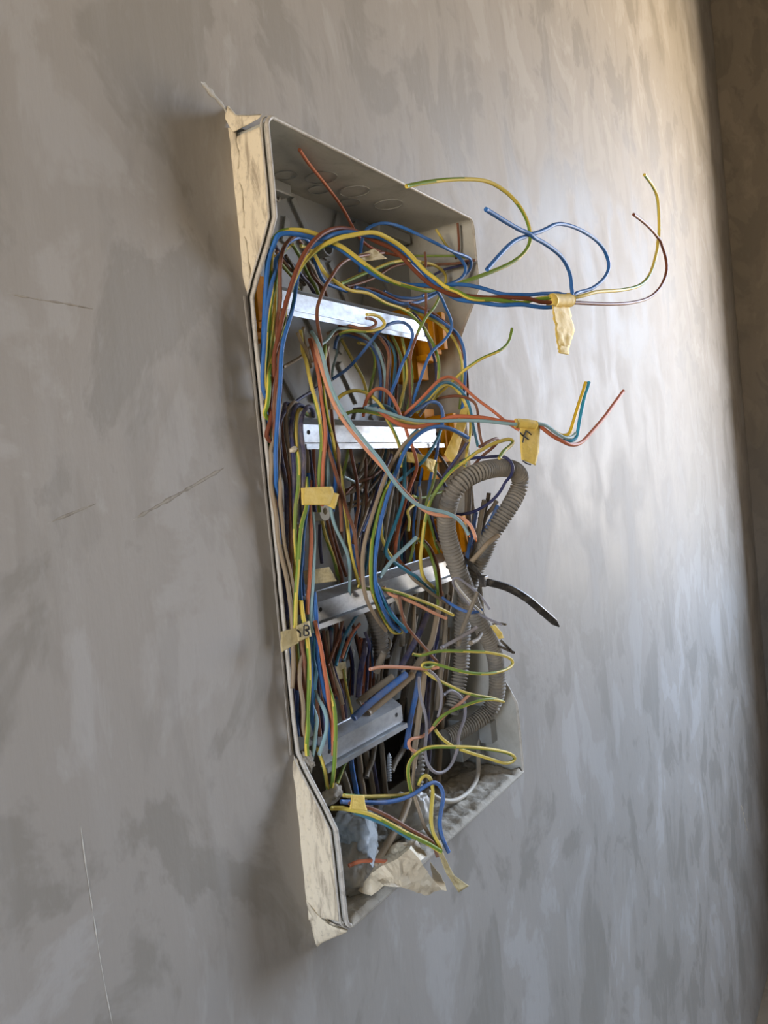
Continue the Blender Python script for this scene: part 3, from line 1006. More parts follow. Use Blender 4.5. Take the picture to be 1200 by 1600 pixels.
# ---- bundle hanging in front of the second rail
W('Y', 'bright yellow wire hanging from the dusty knot in front of the second rail', "470,516,0 473,533,0 477,550,-4 479,566,-10 483,588,-14 490,615,-20 497,642,-24 503,672,-24 504,690,-22 500,720,-16 498,757,-12 499,800,-6", "0", 3.5, dust=.3)
W('O', 'terracotta wire hanging from the dusty knot in front of the second rail', "484,530,4 488,545,-2 492,560,-8 498,585,-14 502,625,-22 507,660,-26 508,692,-26 505,722,-22 504,753,-18 502,790,-10", "0", 3.6, dust=.35)
W('G', 'long yellow green wire hanging from the dusty knot to below the third rail', "508,540,0 506,565,-8 504,592,-14 507,625,-22 513,660,-26 522,692,-24 527,717,-20 533,745,-16 537,770,-14 539,795,-12 543,820,-10 546,850,-8 551,877,-4 558,902,4 566,930,14", "0", 3.5, dust=.25)
W('L', 'long pale blue wire swinging from the dusty knot out to the corrugated conduit', "487,519,0 494,530,-8 500,542,-14 507,567,-20 513,593,-24 522,617,-28 533,638,-32 550,665,-38 564,682,-42 577,698,-46 597,722,-52 605,737,-54 615,752,-56 630,770,-60 643,783,-64 660,793,-70 677,797,-76 693,800,-82 710,807,-88 723,818,-92 732,835,-94", "0", 3.6, dust=.3, tip=True)
W('P', 'long peach wire swinging from the dusty knot out to the corrugated conduit', "490,528,0 495,550,-10 503,580,-16 515,617,-22 527,642,-26 543,667,-32 560,687,-38 577,708,-42 597,729,-48 610,743,-52 623,758,-56 643,779,-62 657,793,-66 668,801,-70 683,805,-76 702,806,-84 720,808,-90 733,817,-96 740,827,-98 743,842,-100", "0", 3.6, dust=.2, tip=True)
W('R', 'brown wire hanging in front of the second rail right of the terracotta one', "512,545 515,600 518,642 523,692 528,723 530,745 532,780 534,830", "4 -16 -24 -14", 3.4, dust=.4)
W('R', 'long brown wire slanting from the second rail down to the third rail', "507,660 508,690 515,707 522,730 530,758 538,787 547,812 555,832 556,853 560,880 565,905 572,930", "-22 -26 -20 -14 -2", 3.4, dust=.35)
W('B', 'blue wire behind the terracotta wire below the second rail', "506,640 512,680 518,705 524,725 524,753 520,800", "-14 -18 -10", 3.3, dust=.25)
W('L', 'pale blue wire hanging below the second rail behind the tape', "511,690 512,720 513,750 517,797 523,822 537,850 545,873 547,897 546,930", "-14 -12 -8 4", 3.3, dust=.35)
W('D', 'dusty stiff wire pointing up from the dusty knot', "465,520 470,534 476,548 482,560 486,575", "0 -4 -8", 3.0, dust=.8)
W('D', 'dusty wire bent over at the top of the dusty knot', "474,512 472,522 475,540 480,556 488,566", "4 -2 -8", 3.2, dust=.8)
W('D', 'dusty wire end leaning right above the dusty knot', "513,540 509,556 505,575 503,600 505,640", "2 -8 -18", 3.0, dust=.7)
W('D', 'dusty thick wire beside the pale blue one at the dusty knot', "486,520 494,536 499,552 503,575 510,600 516,640", "4 -10 -16 -20", 3.6, dust=.75)

# ---- strands hooked over the second rail, painted and dusty
W('N', 'paint-spattered navy wire bent over the left end of the second rail', "464,640,10 455,632,4 446,630,0 441,640,-4 437,653,-8 434,687,-10 438,712,-10 444,737,-8 448,762,-6 448,795,-6 448,813,-6 449,850,-4 452,890,0", "0", 3.8, dust=.5)
W('D', 'tan wire bent over the left end of the second rail', "468,634,12 458,628,4 450,638,-2 445,653,-6 447,675,-10 452,695,-10 454,722,-8 452,760,-4 450,820,0", "0", 3.5, dust=.5)
W('N', 'paint-spattered navy wire beside the cream blob of plaster', "478,640,10 470,632,4 462,634,-2 456,653,-8 454,678,-12 457,712,-12 459,737,-10 458,778,-8 457,812,-6 455,850,0", "0", 3.8, dust=.45)
W('Y', 'olive yellow wire hooked over the second rail beside the painted navy ones', "480,648,12 472,640,4 465,642,-4 462,670,-12 463,700,-14 467,723,-14 466,753,-12 462,787,-12 461,817,-12 460,835,-10 462,863,-8 461,890,-4 458,930,0", "0", 3.6, dust=.4)
W('N', 'dull navy wire bent like a cane handle over the second rail', "490,650,14 488,640,6 482,635,-2 475,643,-10 470,662,-16 472,687,-18 475,713,-16 473,753,-14 471,790,-10 470,830,-4", "0", 3.9, dust=.55)
tag_b = empty('plaster_blob', at(458, 702, -.014))
tag(tag_b, 'small cream plaster blob stuck on the painted navy wire', 'plaster blob')
bm = bmesh.new()
bmesh.ops.create_icosphere(bm, subdivisions=3, radius=1)
cb = at(458, 702, -.0145)
for v in bm.verts:
    q = v.co.copy()
    k = 1 + .35 * mnoise.noise(q * 1.7)
    v.co = cb + Vector((q.x * .0040 * k, q.y * .0035 * k, q.z * .0026 * k + q.x * .0012))
bm_obj('blob', bm, M['mortar'], tag_b, True)

# ---- left bundle running the whole height of the cut-back side
W('D', 'front pinkish tan wire of the left bundle, running down to the marked tape', "447,470 440,510 436,555 433,600 428,642 425,687 425,720 428,762 433,803 433,830 438,863 447,897 453,938 458,978 458,1023 459,1048 457,1076", "-18 -14 -10 -8 -8 -8 -8", 3.8, dust=.55)
W('D', 'second pinkish tan wire of the left bundle beside the painted navy wires', "438,628 432,670 431,703 432,745 435,787 441,815 442,835 446,863 452,888 458,922 462,960 463,1000", "-10 -10 -8 -8", 3.7, dust=.6)
W('R', 'brown wire of the left bundle between the painted navy wires', "438,600 440,675 447,720 452,745 453,787 453,838 453,880 455,930", "-4 -6 -6 -2", 3.5, dust=.45)
W('Y', 'yellow wire passing behind the upper plain tape flag on the left', "478,745 480,787 472,815 468,847 466,880 463,920 461,960 460,1000", "-14 -16 -14 -10", 3.6, dust=.2)
W('B', 'blue wire passing behind the upper plain tape flag on the left', "482,740 481,787 478,805 473,838 472,872 468,900 470,940 476,970 484,1000", "-12 -14 -10 -6", 3.6, dust=.15)
W('O', 'orange brown wire below the upper plain tape flag on the left', "484,750 483,797 488,835 485,880 483,922 480,960", "-12 -12 -10", 3.5, dust=.3)
W('L', 'pale blue wire below the upper plain tape flag on the left', "488,800 490,850 489,888 488,922 483,955 486,990", "-12 -12 -10", 3.5, dust=.35)
gL = 'wires packed along the left side behind the front strands'
lefts = [('N', 412, 560, 425, 720), ('V', 409, 580, 428, 790), ('R', 414, 560, 432, 760), ('B', 419, 600, 438, 800), ('R', 423, 620, 441, 800), ('N', 416, 650, 436, 860), ('D', 420, 700, 441, 880),
         ('B', 432, 800, 447, 930), ('G', 436, 820, 450, 975), ('R', 438, 820, 455, 960), ('N', 440, 850, 453, 980), ('V', 446, 900, 457, 1010), ('R', 462, 820, 470, 960), ('B', 474, 850, 476, 990),
         ('N', 445, 1000, 462, 1150), ('B', 449, 1010, 466, 1150), ('D', 447, 990, 458, 1080), ('R', 455, 1000, 472, 1150), ('V', 462, 990, 474, 1130), ('N', 455, 1070, 464, 1165), ('B', 462, 1080, 474, 1150),
         ('D', 480, 1000, 486, 1120), ('O', 472, 1000, 476, 1110), ('R', 486, 1010, 500, 1150), ('N', 495, 1040, 508, 1160), ('T', 488, 940, 492, 1080), ('R', 468, 740, 474, 860), ('O', 490, 690, 494, 800), ('N', 482, 690, 492, 800), ('D', 477, 690, 485, 780)]
for k, (c, u0, v0, u1, v1) in enumerate(lefts):
    du = rnd.uniform(-2.5, 2.5)
    s = "%f,%f %f,%f %f,%f %f,%f" % (u0, v0, u0 + (u1 - u0) * .32 + du, v0 + (v1 - v0) * .33, u0 + (u1 - u0) * .7 + du * .6, v0 + (v1 - v0) * .7, u1, v1)
    nm = {'N': 'navy', 'V': 'olive', 'R': 'brown', 'B': 'blue', 'D': 'dusty tan', 'G': 'striped green', 'O': 'orange brown', 'T': 'teal'}[c]
    W(c, nm + ' wire packed along the left side behind the front strands', s, "%d %d" % (rnd.randint(6, 16), rnd.randint(6, 16)), 3.5, group=gL, dust=.35)

# ---- lower left: below the marked tape
W('Y', 'bright yellow wire running down from the marked tape on the lower left', "470,938 474,968 480,998 482,1023 483,1057 481,1098 480,1122 478,1155 480,1180", "-12 -14 -14 -10", 3.8, dust=.15)
W('B', 'long blue wire crossing behind the marked tape on the lower left', "490,925 492,957 494,998 499,1040 505,1073 510,1098 515,1137 516,1170", "-10 -12 -10 -4", 3.6, dust=.15)
W('T', 'dark teal wire running straight down right of the marked tape', "488,930 489,950 489,990 487,1040 487,1090 488,1120", "-8 -10 -6", 3.5, dust=.25)
W('B', 'blue wire running down directly under the marked tape', "483,965 485,998 487,1023 486,1060 487,1105 492,1130 493,1165", "-8 -10 -8", 3.5, dust=.2)
W('O', 'orange brown wire falling to the left end of the bottom rail', "492,970 497,998 503,1032 510,1065 515,1098 520,1137 521,1180", "-14 -14 -12", 3.5, dust=.3)
W('Y', 'yellow wire falling across the left end of the bottom rail', "507,1045 513,1075 520,1098 523,1123 524,1147 523,1180 521,1213 516,1232", "-10 -16 -16 -10", 3.6, dust=.2)
W('D', 'tan wire bowed left of the yellow one on the lower left', "474,1025 470,1042 467,1057 468,1073 473,1090 475,1132 480,1160", "-10 -14 -10", 3.4, dust=.6)
W('R', 'brown wire left of the bright yellow one on the lower left', "470,1000 473,1020 475,1048 477,1082 478,1120", "-10 -12 -8", 3.4, dust=.4)
W('L', 'pale blue wire curling in front of the bottom rail on the left', "488,1080 497,1093 508,1108 512,1130 510,1147 503,1163 498,1180", "-8 -14 -10", 3.5, dust=.45)
W('L', 'pale grey blue wire falling left of the bottom rail', "484,1085 488,1105 492,1130 492,1163 487,1188 482,1207", "-6 -10 -6", 3.5, dust=.5)
W('V', 'olive wire curling beside the left end of the bottom rail', "496,1168 500,1180 505,1193 510,1218 514,1238", "-8 -10 -8", 3.3, dust=.45)
W('V', 'thin olive wire ending behind the bottom rail', "536,1045 542,1078 547,1100 552,1123", "24 22 18", 2.8, dust=.4)
gF = 'wires fanning down from behind the third rail on the left'
for c, s in (('T', "560,958 550,973 538,995 532,1015 524,1040"), ('R', "538,960 534,975 531,995 520,1015 512,1040"), ('O', "562,975 553,987 542,1007 534,1028"), ('T', "556,985 548,998 542,1015 537,1032"),
             ('R', "505,985 510,1015 515,1043 523,1070 533,1093 537,1125"), ('D', "511,985 513,1012 517,1040 526,1070 535,1100"), ('N', "516,985 517,1020 524,1055 537,1090 541,1122"), ('R', "497,1040 500,1080 508,1120 512,1150"),
             ('B', "500,1060 505,1100 506,1140"), ('V', "495,1040 492,1080 498,1130")):
    nm = {'N': 'navy', 'V': 'olive', 'R': 'brown', 'B': 'blue', 'D': 'dusty tan', 'O': 'orange', 'T': 'teal'}[c]
    W(c, nm + ' wire fanning down from behind the third rail on the left', s, "22 20 18", 3.2, group=gF, dust=.4)

# ---- between second and third rail: the long strands in the middle
W('D', 'long brown tan wire arching up at the far right, hanging in mid box', "730,689,-70 720,679,-70 707,672,-68 690,668,-64 673,668,-60 657,673,-56 640,685,-52 627,700,-48 615,720,-44 605,739,-42 594,768,-38 588,785,-36 578,817,-32 570,847,-28 566,873,-26 567,900,-24 568,917,-24 573,937,-22 583,957,-18 593,973,-12 603,985,-4", "0", 3.8, dust=.25)
W('B', 'long blue wire arching up at the far right, hanging in mid box', "731,684,-74 710,672,-72 690,666,-68 667,670,-62 650,682,-58 638,695,-54 630,708,-50 623,727,-48 613,753,-44 603,783,-40 593,817,-36 587,850,-32 584,880,-30 585,905,-28 587,918,-26 593,943,-22 603,962,-16 613,978,-8 622,987,0", "0", 3.8, dust=.2)
W('Y', 'long yellow wire beside the long blue one in the middle of the box', "634,700,-44 626,722,-42 612,748,-40 600,768,-38 593,795,-36 587,823,-32 582,862,-30 580,895,-28 583,922,-24 590,942,-20 598,963,-14 607,980,-6 615,987,-2 627,988,4", "0", 3.6, dust=.2)
W('B', 'blue wire end splaying right below the third rail', "585,905 588,918 598,933 610,955 623,973 635,987", "-24 -22 -14 0", 3.4, dust=.12)
W('T', 'teal wire end splaying right below the third rail', "586,912 592,927 605,950 620,970 636,984", "-26 -24 -18 -6", 3.4, dust=.15)
W('B', 'middle blue wire end splaying right below the third rail', "584,900 589,928 597,949 609,968 622,984", "-22 -20 -12 2", 3.4, dust=.12)
W('T', 'teal wire bent sharply left and running on to the lower right', "652,672,-40 640,684,-42 633,702,-42 632,718,-40 632,753,-36 631,775,-34 623,803,-30 612,833,-28 602,857,-26 604,868,-26 615,878,-26 630,888,-24 647,900,-22 663,913,-18 680,925,-10", "0", 3.6, dust=.2)
W('T', 'teal wire slanting down left below the right end of the second rail', "690,660 688,675 677,698 660,722 643,735 627,748 615,758", "-20 -34 -30 -14", 3.5, dust=.25)
W('O', 'terracotta wire hanging from the right half of the second rail', "632,660 634,672 640,687 648,707 651,723 648,742 640,762 632,787 625,813 618,847 617,862 625,878 640,892", "-24 -30 -30 -26 -20 -10", 3.6, dust=.25)
W('Y', 'olive yellow wire sweeping from the top of the conduit loop down the right side', "780,716,-118 787,705,-118 797,697,-116 802,690,-114 797,686,-112 780,690,-106 760,698,-100 743,708,-94 727,720,-86 710,732,-78 700,742,-72 687,759,-64 675,778,-56 668,798,-50 663,820,-44 660,845,-38 657,873,-32 660,897,-26 667,910,-20 676,918,-12", "0", 3.8, dust=.35)
W('R', 'brown wire bent over behind the top of the conduit loop', "735,735 745,721 760,708 773,697 781,688 777,684 763,690 755,695 750,699", "-50 -80 -100 -96", 3.3, dust=.3)
W('R', 'brown wire end pointing down above the conduit loop', "683,623,-20 697,620,-34 718,618,-52 733,623,-64 743,628,-70 747,643,-74 748,668,-76 752,690,-78 757,702,-78", "0", 3.2, dust=.35)
W('N', 'dark blue wire curling behind the conduit loop', "722,722,-50 737,716,-64 753,714,-76 778,714,-90 789,730,-92 790,745,-92 787,760,-88 775,777,-80 762,788,-72 747,797,-62 730,803,-52 712,804,-40", "0", 3.3, dust=.2)
# ---- bundle of the second tape flag with the handwritten numeral
W('O', 'terracotta wire passing through the numbered tape flag and bending up at its end', "590,640,-18 613,658,-28 632,666,-36 650,668,-42 668,664,-48 683,660,-56 697,653,-62 710,650,-70 732,651,-82 760,653,-96 776,657,-104 805,660,-118 843,663,-134 862,679,-140 881,690,-146 896,695,-150 909,691,-152 925,674,-155 944,652,-158 960,630,-160 974,611,-162", "0", 4.4, dust=.15)
W('L', 'grey blue wire passing through the numbered tape flag, its end bent steeply up', "570,637,-14 593,641,-22 618,649,-32 640,656,-40 660,658,-48 683,658,-58 697,658,-66 710,657,-72 735,657,-84 760,658,-98 805,663,-120 843,662,-135 862,673,-141 877,682,-146 893,685,-150 900,678,-152", "0", 3.6, dust=.3)
W('A', 'bright cyan wire end standing steeply beside the numbered tape flag', "884,686,-147 894,687,-150 901,682,-152 905,660,-154 912,625,-156 919,597,-158", "0", 4.0, dust=.05)
W('Z', 'yellow wire end standing steeply beside the cyan one', "862,672,-140 877,681,-145 888,684,-149 893,668,-151 900,645,-153 909,617,-155 917,599,-157", "0", 3.8, dust=.05)
W('O', 'thin terracotta wire arching over the right side into the numbered tape flag', "624,655,-14 632,647,-20 653,628,-34 673,607,-46 687,593,-54 702,588,-60 716,595,-66 731,611,-74 748,626,-82 773,644,-96 789,658,-106 811,672,-118", "0", 3.3, dust=.3)
W('T', 'teal wire in the arch above the right end of the second rail', "640,650 663,627 677,610 688,599 700,597 715,605 728,620 735,638 740,667 747,698", "-16 -38 -52 -60 -64", 3.3, dust=.35)
W('Y', 'yellow wire in the arch above the right end of the second rail', "650,645 673,620 687,605 698,600 710,605 720,617 728,633 735,653 735,677 730,702 725,728", "-12 -34 -46 -54 -54", 3.4, dust=.2)
W('S', 'grey wire in the arch above the right end of the second rail', "655,650 675,620 690,602 704,600 720,610 732,632 737,655 738,680", "-8 -30 -42 -48", 3.3, dust=.4)
W('B', 'blue wire forming a low hump above the right end of the second rail', "632,655 638,648 653,637 667,629 678,627 688,632 692,642 692,655 690,672", "-14 -28 -34 -30", 3.8, dust=.3)
W('O', 'terracotta wire looped up behind the middle of the second rail', "568,650 570,635 575,618 583,608 595,606 607,612 617,627 624,644 630,662", "6 -12 -22 -22", 3.6, dust=.25)
W('Y', 'yellow wire arching over the middle of the second rail and dropping past it', "522,640 526,623 537,615 550,610 567,611 580,617 590,626 598,638 606,655 615,673 623,692 627,707 628,730", "12 0 -16 -24 -20", 3.5, dust=.25)
W('T', 'short teal wire hump behind the middle of the second rail', "572,640 577,634 590,632 607,635 618,645 628,655", "0 -10 -18", 3.5, dust=.4)
W('Y', 'yellow wire lying along the top edge of the second rail', "530,655 538,647 550,642 563,642 583,645 607,652 627,658 647,662 667,664", "8 -8 -18 -26 -36", 3.5, dust=.25)
W('K', 'black wire lying along the top edge of the second rail', "552,640 575,638 600,643 620,650 640,656", "0 -12 -20 -28", 3.4, dust=.3)
W('N', 'dark blue wire slanting away behind the long tape strip', "731,690,-66 722,704,-58 712,718,-50 700,735,-40 690,750,-30 685,765,-22", "0", 3.8, dust=.35)
W('N', 'navy wire below the right end of the second rail', "648,698 660,715 675,730 690,748 700,770", "4 8 10", 3.8, dust=.3)
W('K', 'black wire below the right end of the second rail', "672,685 682,705 696,725 705,742", "6 4 2", 3.6, dust=.4)
W('B', 'blue wire straight below the right end of the second rail', "686,680 683,705 679,725 672,760 665,800", "-10 -4 4", 3.5, dust=.25)
W('V', 'olive wire hanging below the folded tape on the right', "681,722 677,745 672,765 668,780 664,800", "-8 -2 4", 3.3, dust=.45)

gC = 'dusty slack coils behind the second and third rail'
for c, s in (('D', "600,700 596,715 583,735 567,755 545,770 530,772"), ('D', "592,700 588,720 572,745 553,764 535,768"), ('C', "607,702 603,727 586,755 560,781 540,789"), ('D', "612,705 608,735 590,765 566,787 542,793"),
             ('C', "582,700 578,718 566,738 550,752"), ('C', "572,700 566,722 556,742"), ('R', "602,728 585,742 565,752 545,765 530,778"), ('L', "537,745 548,750 560,758 573,762")):
    nm = {'D': 'dusty tan', 'C': 'dusty grey', 'R': 'dark red brown', 'L': 'pale grey'}[c]
    W(c, nm + ' slack coil behind the second and third rail', s, "26 30 36", 3.2, group=gC, dust=.6)
W('R', 'dark red brown wire hanging straight down behind the middle of the box', "546,690 548,705 553,730 558,755 560,790 556,815 552,850", "14 12 14", 3.4, dust=.25)
gM = 'wires hanging in the back between the second and third rail'
for c, s in (('N', "612,710 598,745 585,780 572,810 560,840"), ('B', "606,730 592,765 578,800 566,830"), ('V', "545,700 540,725 533,755 528,790"), ('B', "530,700 527,730 522,760"), ('R', "519,800 520,830 531,870 541,900"),
             ('G', "502,805 505,825 510,843 520,867 530,897 536,915"), ('R', "508,800 515,830 523,863 532,903 536,920"), ('B', "545,815 550,845 553,872 557,900"), ('R', "531,760 533,790 533,830 534,845"),
             ('N', "500,820 500,850 503,880"), ('D', "560,880 556,850 563,825 574,800 588,770"), ('N', "572,830 565,860 560,890"), ('C', "625,720 612,770 604,820 600,860"), ('G', "598,780 596,812 596,840 605,862 617,876"),
             ('K', "618,740 620,790 616,830"), ('R', "636,745 630,790 622,830 618,860"), ('V', "645,775 660,778 680,772 692,768"), ('G', "638,830 640,810 636,800 645,790 656,785"), ('C', "655,760 655,800 650,850"),
             ('N', "672,800 680,830 686,850"), ('G', "668,805 676,830 680,845 690,870"), ('V', "648,842 645,860 640,880"), ('D', "680,845 690,860 695,880 690,905"), ('D', "690,880 698,870 706,865"), ('K', "640,880 655,895 668,905")):
    nm = {'N': 'navy', 'V': 'olive', 'R': 'brown', 'B': 'blue', 'D': 'dusty tan', 'G': 'striped green', 'C': 'dusty grey', 'K': 'black'}[c]
    W(c, nm + ' wire at the back between the second and third rail', s, "18 18 20", 3.3, group=gM, dust=.35)
W('L', 'straight pale blue wire end pointing up to the right above the third rail', "593,902 613,875 632,857 650,840", "-26 -34 -40", 4.0, dust=.35)
W('V', 'olive wire doubled over from the pale straight end', "652,842 660,848 668,857 677,880 682,903 684,925 684,945", "-26 -26 -14", 3.5, dust=.4)
W('R', 'brown wire doubled over from the pale straight end', "657,841 667,850 675,862 683,882 687,905 690,930 697,942", "-24 -24 -12", 3.5, dust=.4)
W('D', 'tan wire sloping behind the third rail to the lower right', "627,882 647,904 653,910 677,929 697,941 712,948", "-18 -22 -26", 3.4, dust=.5)
W('B', 'blue wire sloping on from the tan one over the conduits', "690,934 707,946 727,956 742,958 752,955", "-26 -50 -66", 3.3, dust=.35)
# ---- lower right tangle in front of the conduits
W('P', 'peach stripped wire lying across the third rail to the right', "600,918 608,928 618,932 630,935 647,942 667,952 683,960 697,966", "-22 -32 -40", 3.6, dust=.2)
W('Y', 'yellow dusty wire lying above the peach one across the third rail', "560,916 575,921 592,920 618,925 643,933 667,942 690,952 708,961", "-14 -26 -36 -44", 3.4, dust=.35)
W('R', 'thin brown wire slanting from the third rail to the yellow loop', "621,930 627,952 630,970 640,985 653,1000 668,1017 683,1036", "-28 -32 -40", 3.0, dust=.4)
W('D', 'short tan twisted wire standing below the third rail', "613,928 622,934 625,950 632,968 634,972", "-24 -28 -28", 3.4, dust=.6)
W('S', 'clear grey wire bent in a hairpin over the conduits', "765,952 752,932 735,917 717,903 707,901 708,913 720,928 735,947 748,958 760,966 784,976", "-84 -70 -54 -60 -84", 2.6, dust=.3)
W('W', 'whitish wire inside the grey hairpin over the conduits', "706,902 714,917 728,933 742,948 752,957", "-56 -60 -66", 2.6, dust=.3)
W('Y', 'yellow green wire making a long flat loop across both conduits', "645,1022 658,1027 670,1020 687,1017 710,1017 735,1018 760,1019 777,1022 790,1025 801,1031 803,1037 797,1043 780,1050 757,1053 730,1051 705,1045 683,1038 670,1034 658,1037 658,1042 670,1044 684,1038", "-30 -50 -72 -90 -92 -76 -52 -40", 3.2, dust=.3)
W('P', 'pink stripped wire lying across the lower middle of the box', "578,1046 592,1042 620,1042 650,1044 670,1045 683,1040", "-24 -32 -42", 3.4, dust=.3, tip=False)
W('Y', 'yellow green wire folded in a narrow point towards the lower right', "663,1048 678,1060 700,1070 720,1080 745,1087 770,1091 788,1097 778,1094 757,1093 733,1100 707,1110 687,1121 677,1135", "-34 -50 -70 -78 -60 -42", 3.3, dust=.35)
W('P', 'peach wire curling into a small hook below the third rail', "734,1085 720,1098 703,1111 687,1124 677,1136 663,1150 650,1153 638,1155 637,1164 643,1172 650,1176", "-56 -46 -36 -32", 3.3, dust=.35)
W('S', 'lavender grey wire making a large drooping loop at the lower right', "655,1058 655,1083 665,1117 667,1140 663,1170 667,1193 678,1207 693,1207 707,1193 713,1170 717,1145 727,1120 725,1095 713,1082 702,1078 693,1086", "-22 -34 -46 -52 -50 -40", 3.2, dust=.35)
W('Y', 'yellow green wire making a long flat loop to the lower right corner', "680,1140 690,1155 713,1168 737,1177 770,1187 784,1192 798,1192 806,1185 795,1177 773,1172 740,1168 707,1167 673,1167 657,1172 647,1180 638,1192 637,1207 640,1227 643,1240", "-40 -56 -80 -88 -70 -50 -40", 3.5, dust=.25)
W('D', 'pinkish dusty wire falling beside the yellow loop', "650,1176 648,1190 646,1210 645,1230 648,1243", "-32 -36 -34", 3.4, dust=.5)
W('S', 'grey wire bowed from the pink wire down into the tangle', "670,1046 683,1058 690,1075 690,1100 685,1122", "-42 -46 -42", 3.0, dust=.5)
W('V', 'olive dusty wire running right from the lower tape flag', "537,1243 570,1245 602,1244 627,1243 643,1238", "-24 -32 -36", 3.6, dust=.35)
W('B', 'blue lavender wire running right from the lower tape flag and curling down to the rim', "533,1253 573,1254 602,1254 627,1249 645,1242 660,1231 673,1223 683,1222 692,1233 693,1247 689,1268 686,1290 692,1313 701,1331", "-24 -36 -46 -54 -60 -64", 4.0, dust=.35)
W('Y', 'yellow wire with a small arch hanging over the cream bag', "653,1227 657,1215 665,1208 673,1215 677,1232 675,1252 673,1277 675,1302 683,1315 688,1328", "-40 -50 -58 -64", 3.8, dust=.3)
W('D', 'pale tan wire hanging over the cream bag', "647,1243 655,1267 663,1293 677,1311 684,1322", "-44 -54 -60", 3.6, dust=.6)
W('Y', 'long yellow wire sloping from the left corner over the bags', "517,1263 537,1262 560,1265 580,1270 607,1283 635,1300 657,1312 677,1322 686,1330", "-20 -36 -48 -58 -64", 4.0, dust=.2)
W('R', 'brown wire sloping beside the long yellow one over the bags', "545,1258 577,1265 610,1280 640,1297 663,1308 680,1319 685,1338", "-30 -46 -58 -64", 3.5, dust=.35)
W('T', 'blue grey wire sloping under the long yellow one over the bags', "548,1268 573,1276 602,1288 617,1296 640,1310", "-28 -42 -52", 3.5, dust=.4)
W('O', 'orange wire end sticking out of the grey bag', "545,1353 555,1348 568,1345 593,1345 617,1348", "-30 -40 -46", 3.6, dust=.25)
W('W', 'thick white cable curving along the bottom right corner of the box', "747,1140 747,1178 747,1208 740,1227 727,1242 710,1251 693,1251 678,1244 668,1236", "20 6 -8 -14 -4", 5.5, dust=.25, name='white_cable')
W('D', 'stiff dusty cable leaning across the bags', "640,1246 627,1282 613,1305 600,1328 588,1350", "-20 -30 -34", 7.0, dust=.6, name='cable')

# ---- thick supply cables and cut ends
for c, lab, s, y, d in (
        ('B', 'thick blue cable with a cut end slanting above the bottom rail', "552,1122 570,1106 595,1085 615,1069 634,1054", "4 -6 -14", 7.0),
        ('D', 'thick brown cable with a cut end beside the thick blue one', "575,1114 597,1096 620,1077 645,1054", "10 2 -8", 7.0),
        ('C', 'thick dusty cable with a cut end above the thick blue one', "560,1098 575,1085 595,1070 613,1058", "14 6 -2", 7.0),
        ('N', 'dark blue cable standing upright below the third rail', "570,1000 566,1030 562,1060 560,1090", "26 24 22", 6.0),
        ('C', 'short dusty cable stub pointing up below the third rail', "588,1050 593,1035 600,1020", "14 8 2", 7.0),
        ('D', 'tan cable running down behind the third rail, left of the conduits', "690,925 683,963 673,1007 653,1036 640,1060", "0 0 4", 6.5),
        ('C', 'grey cable running down left of the conduits', "700,930 697,950 694,1013 688,1060 682,1110", "2 4 10", 6.0),
        ('N', 'navy cable running down behind the thin brown wire', "668,960 655,990 640,1018 625,1045", "12 12 12", 6.5),
        ('B', 'blue cable running down behind the lavender loop', "655,1050 650,1085 643,1115 638,1145 634,1170", "10 10 12", 6.0),
        ('N', 'navy cable beside the blue one behind the lavender loop', "676,1000 671,1055 668,1113 671,1165 668,1200", "8 8 10", 5.5),
        ('D', 'tan cable in front of the blue one behind the lavender loop', "664,1045 660,1080 655,1115 650,1155 647,1200", "2 0 0", 6.0),
        ('C', 'dusty cable right of the blue one behind the lavender loop', "684,1045 677,1080 672,1120 664,1150 650,1185", "16 16 18", 6.5),
        ('D', 'grey tan cable standing at the far back right of the lavender loop', "700,1020 694,1080 690,1140 686,1200 684,1230", "22 24 26", 6.0),
        ('C', 'grey sheathed cable end standing inside the conduit loop', "735,880 742,858 747,838 752,805 757,781", "-20 -36 -50", 6.0),
        ('C', 'grey cable end leaning inside the conduit loop', "740,872 748,848 760,812 770,794 776,783", "-14 -32 -46", 5.5),
        ('B', 'blue cable end leaning inside the conduit loop', "738,876 745,850 755,828 766,808 778,790", "-10 -30 -50", 5.0),
        ('B', 'blue cable behind the conduit loop, left of the cut ends', "727,885 731,862 737,838 744,800", "-6 -14 -22", 5.0),
        ('D', 'tan rigid cable laid across the right leg of the conduit loop', "736,878 750,863 763,848 778,837", "-60 -78 -86", 5.5),
        ('K', 'black cable end standing inside the conduit loop', "752,812 758,795 762,782 764,770", "-30 -44 -48", 5.0),
        ('C', 'dusty cable behind the left leg of the conduit loop', "716,860 722,840 728,815 730,780 728,755", "4 0 -6", 6.0),
        ('K', 'black cable running down behind the left leg of the conduit loop', "735,760 733,800 734,830 737,860", "-12 -8 -6", 5.0)):
    W(c, lab, s, y, d, dust=.45, name='cable', cat='cable')
gR = 'dusty cables crowded behind the conduits'
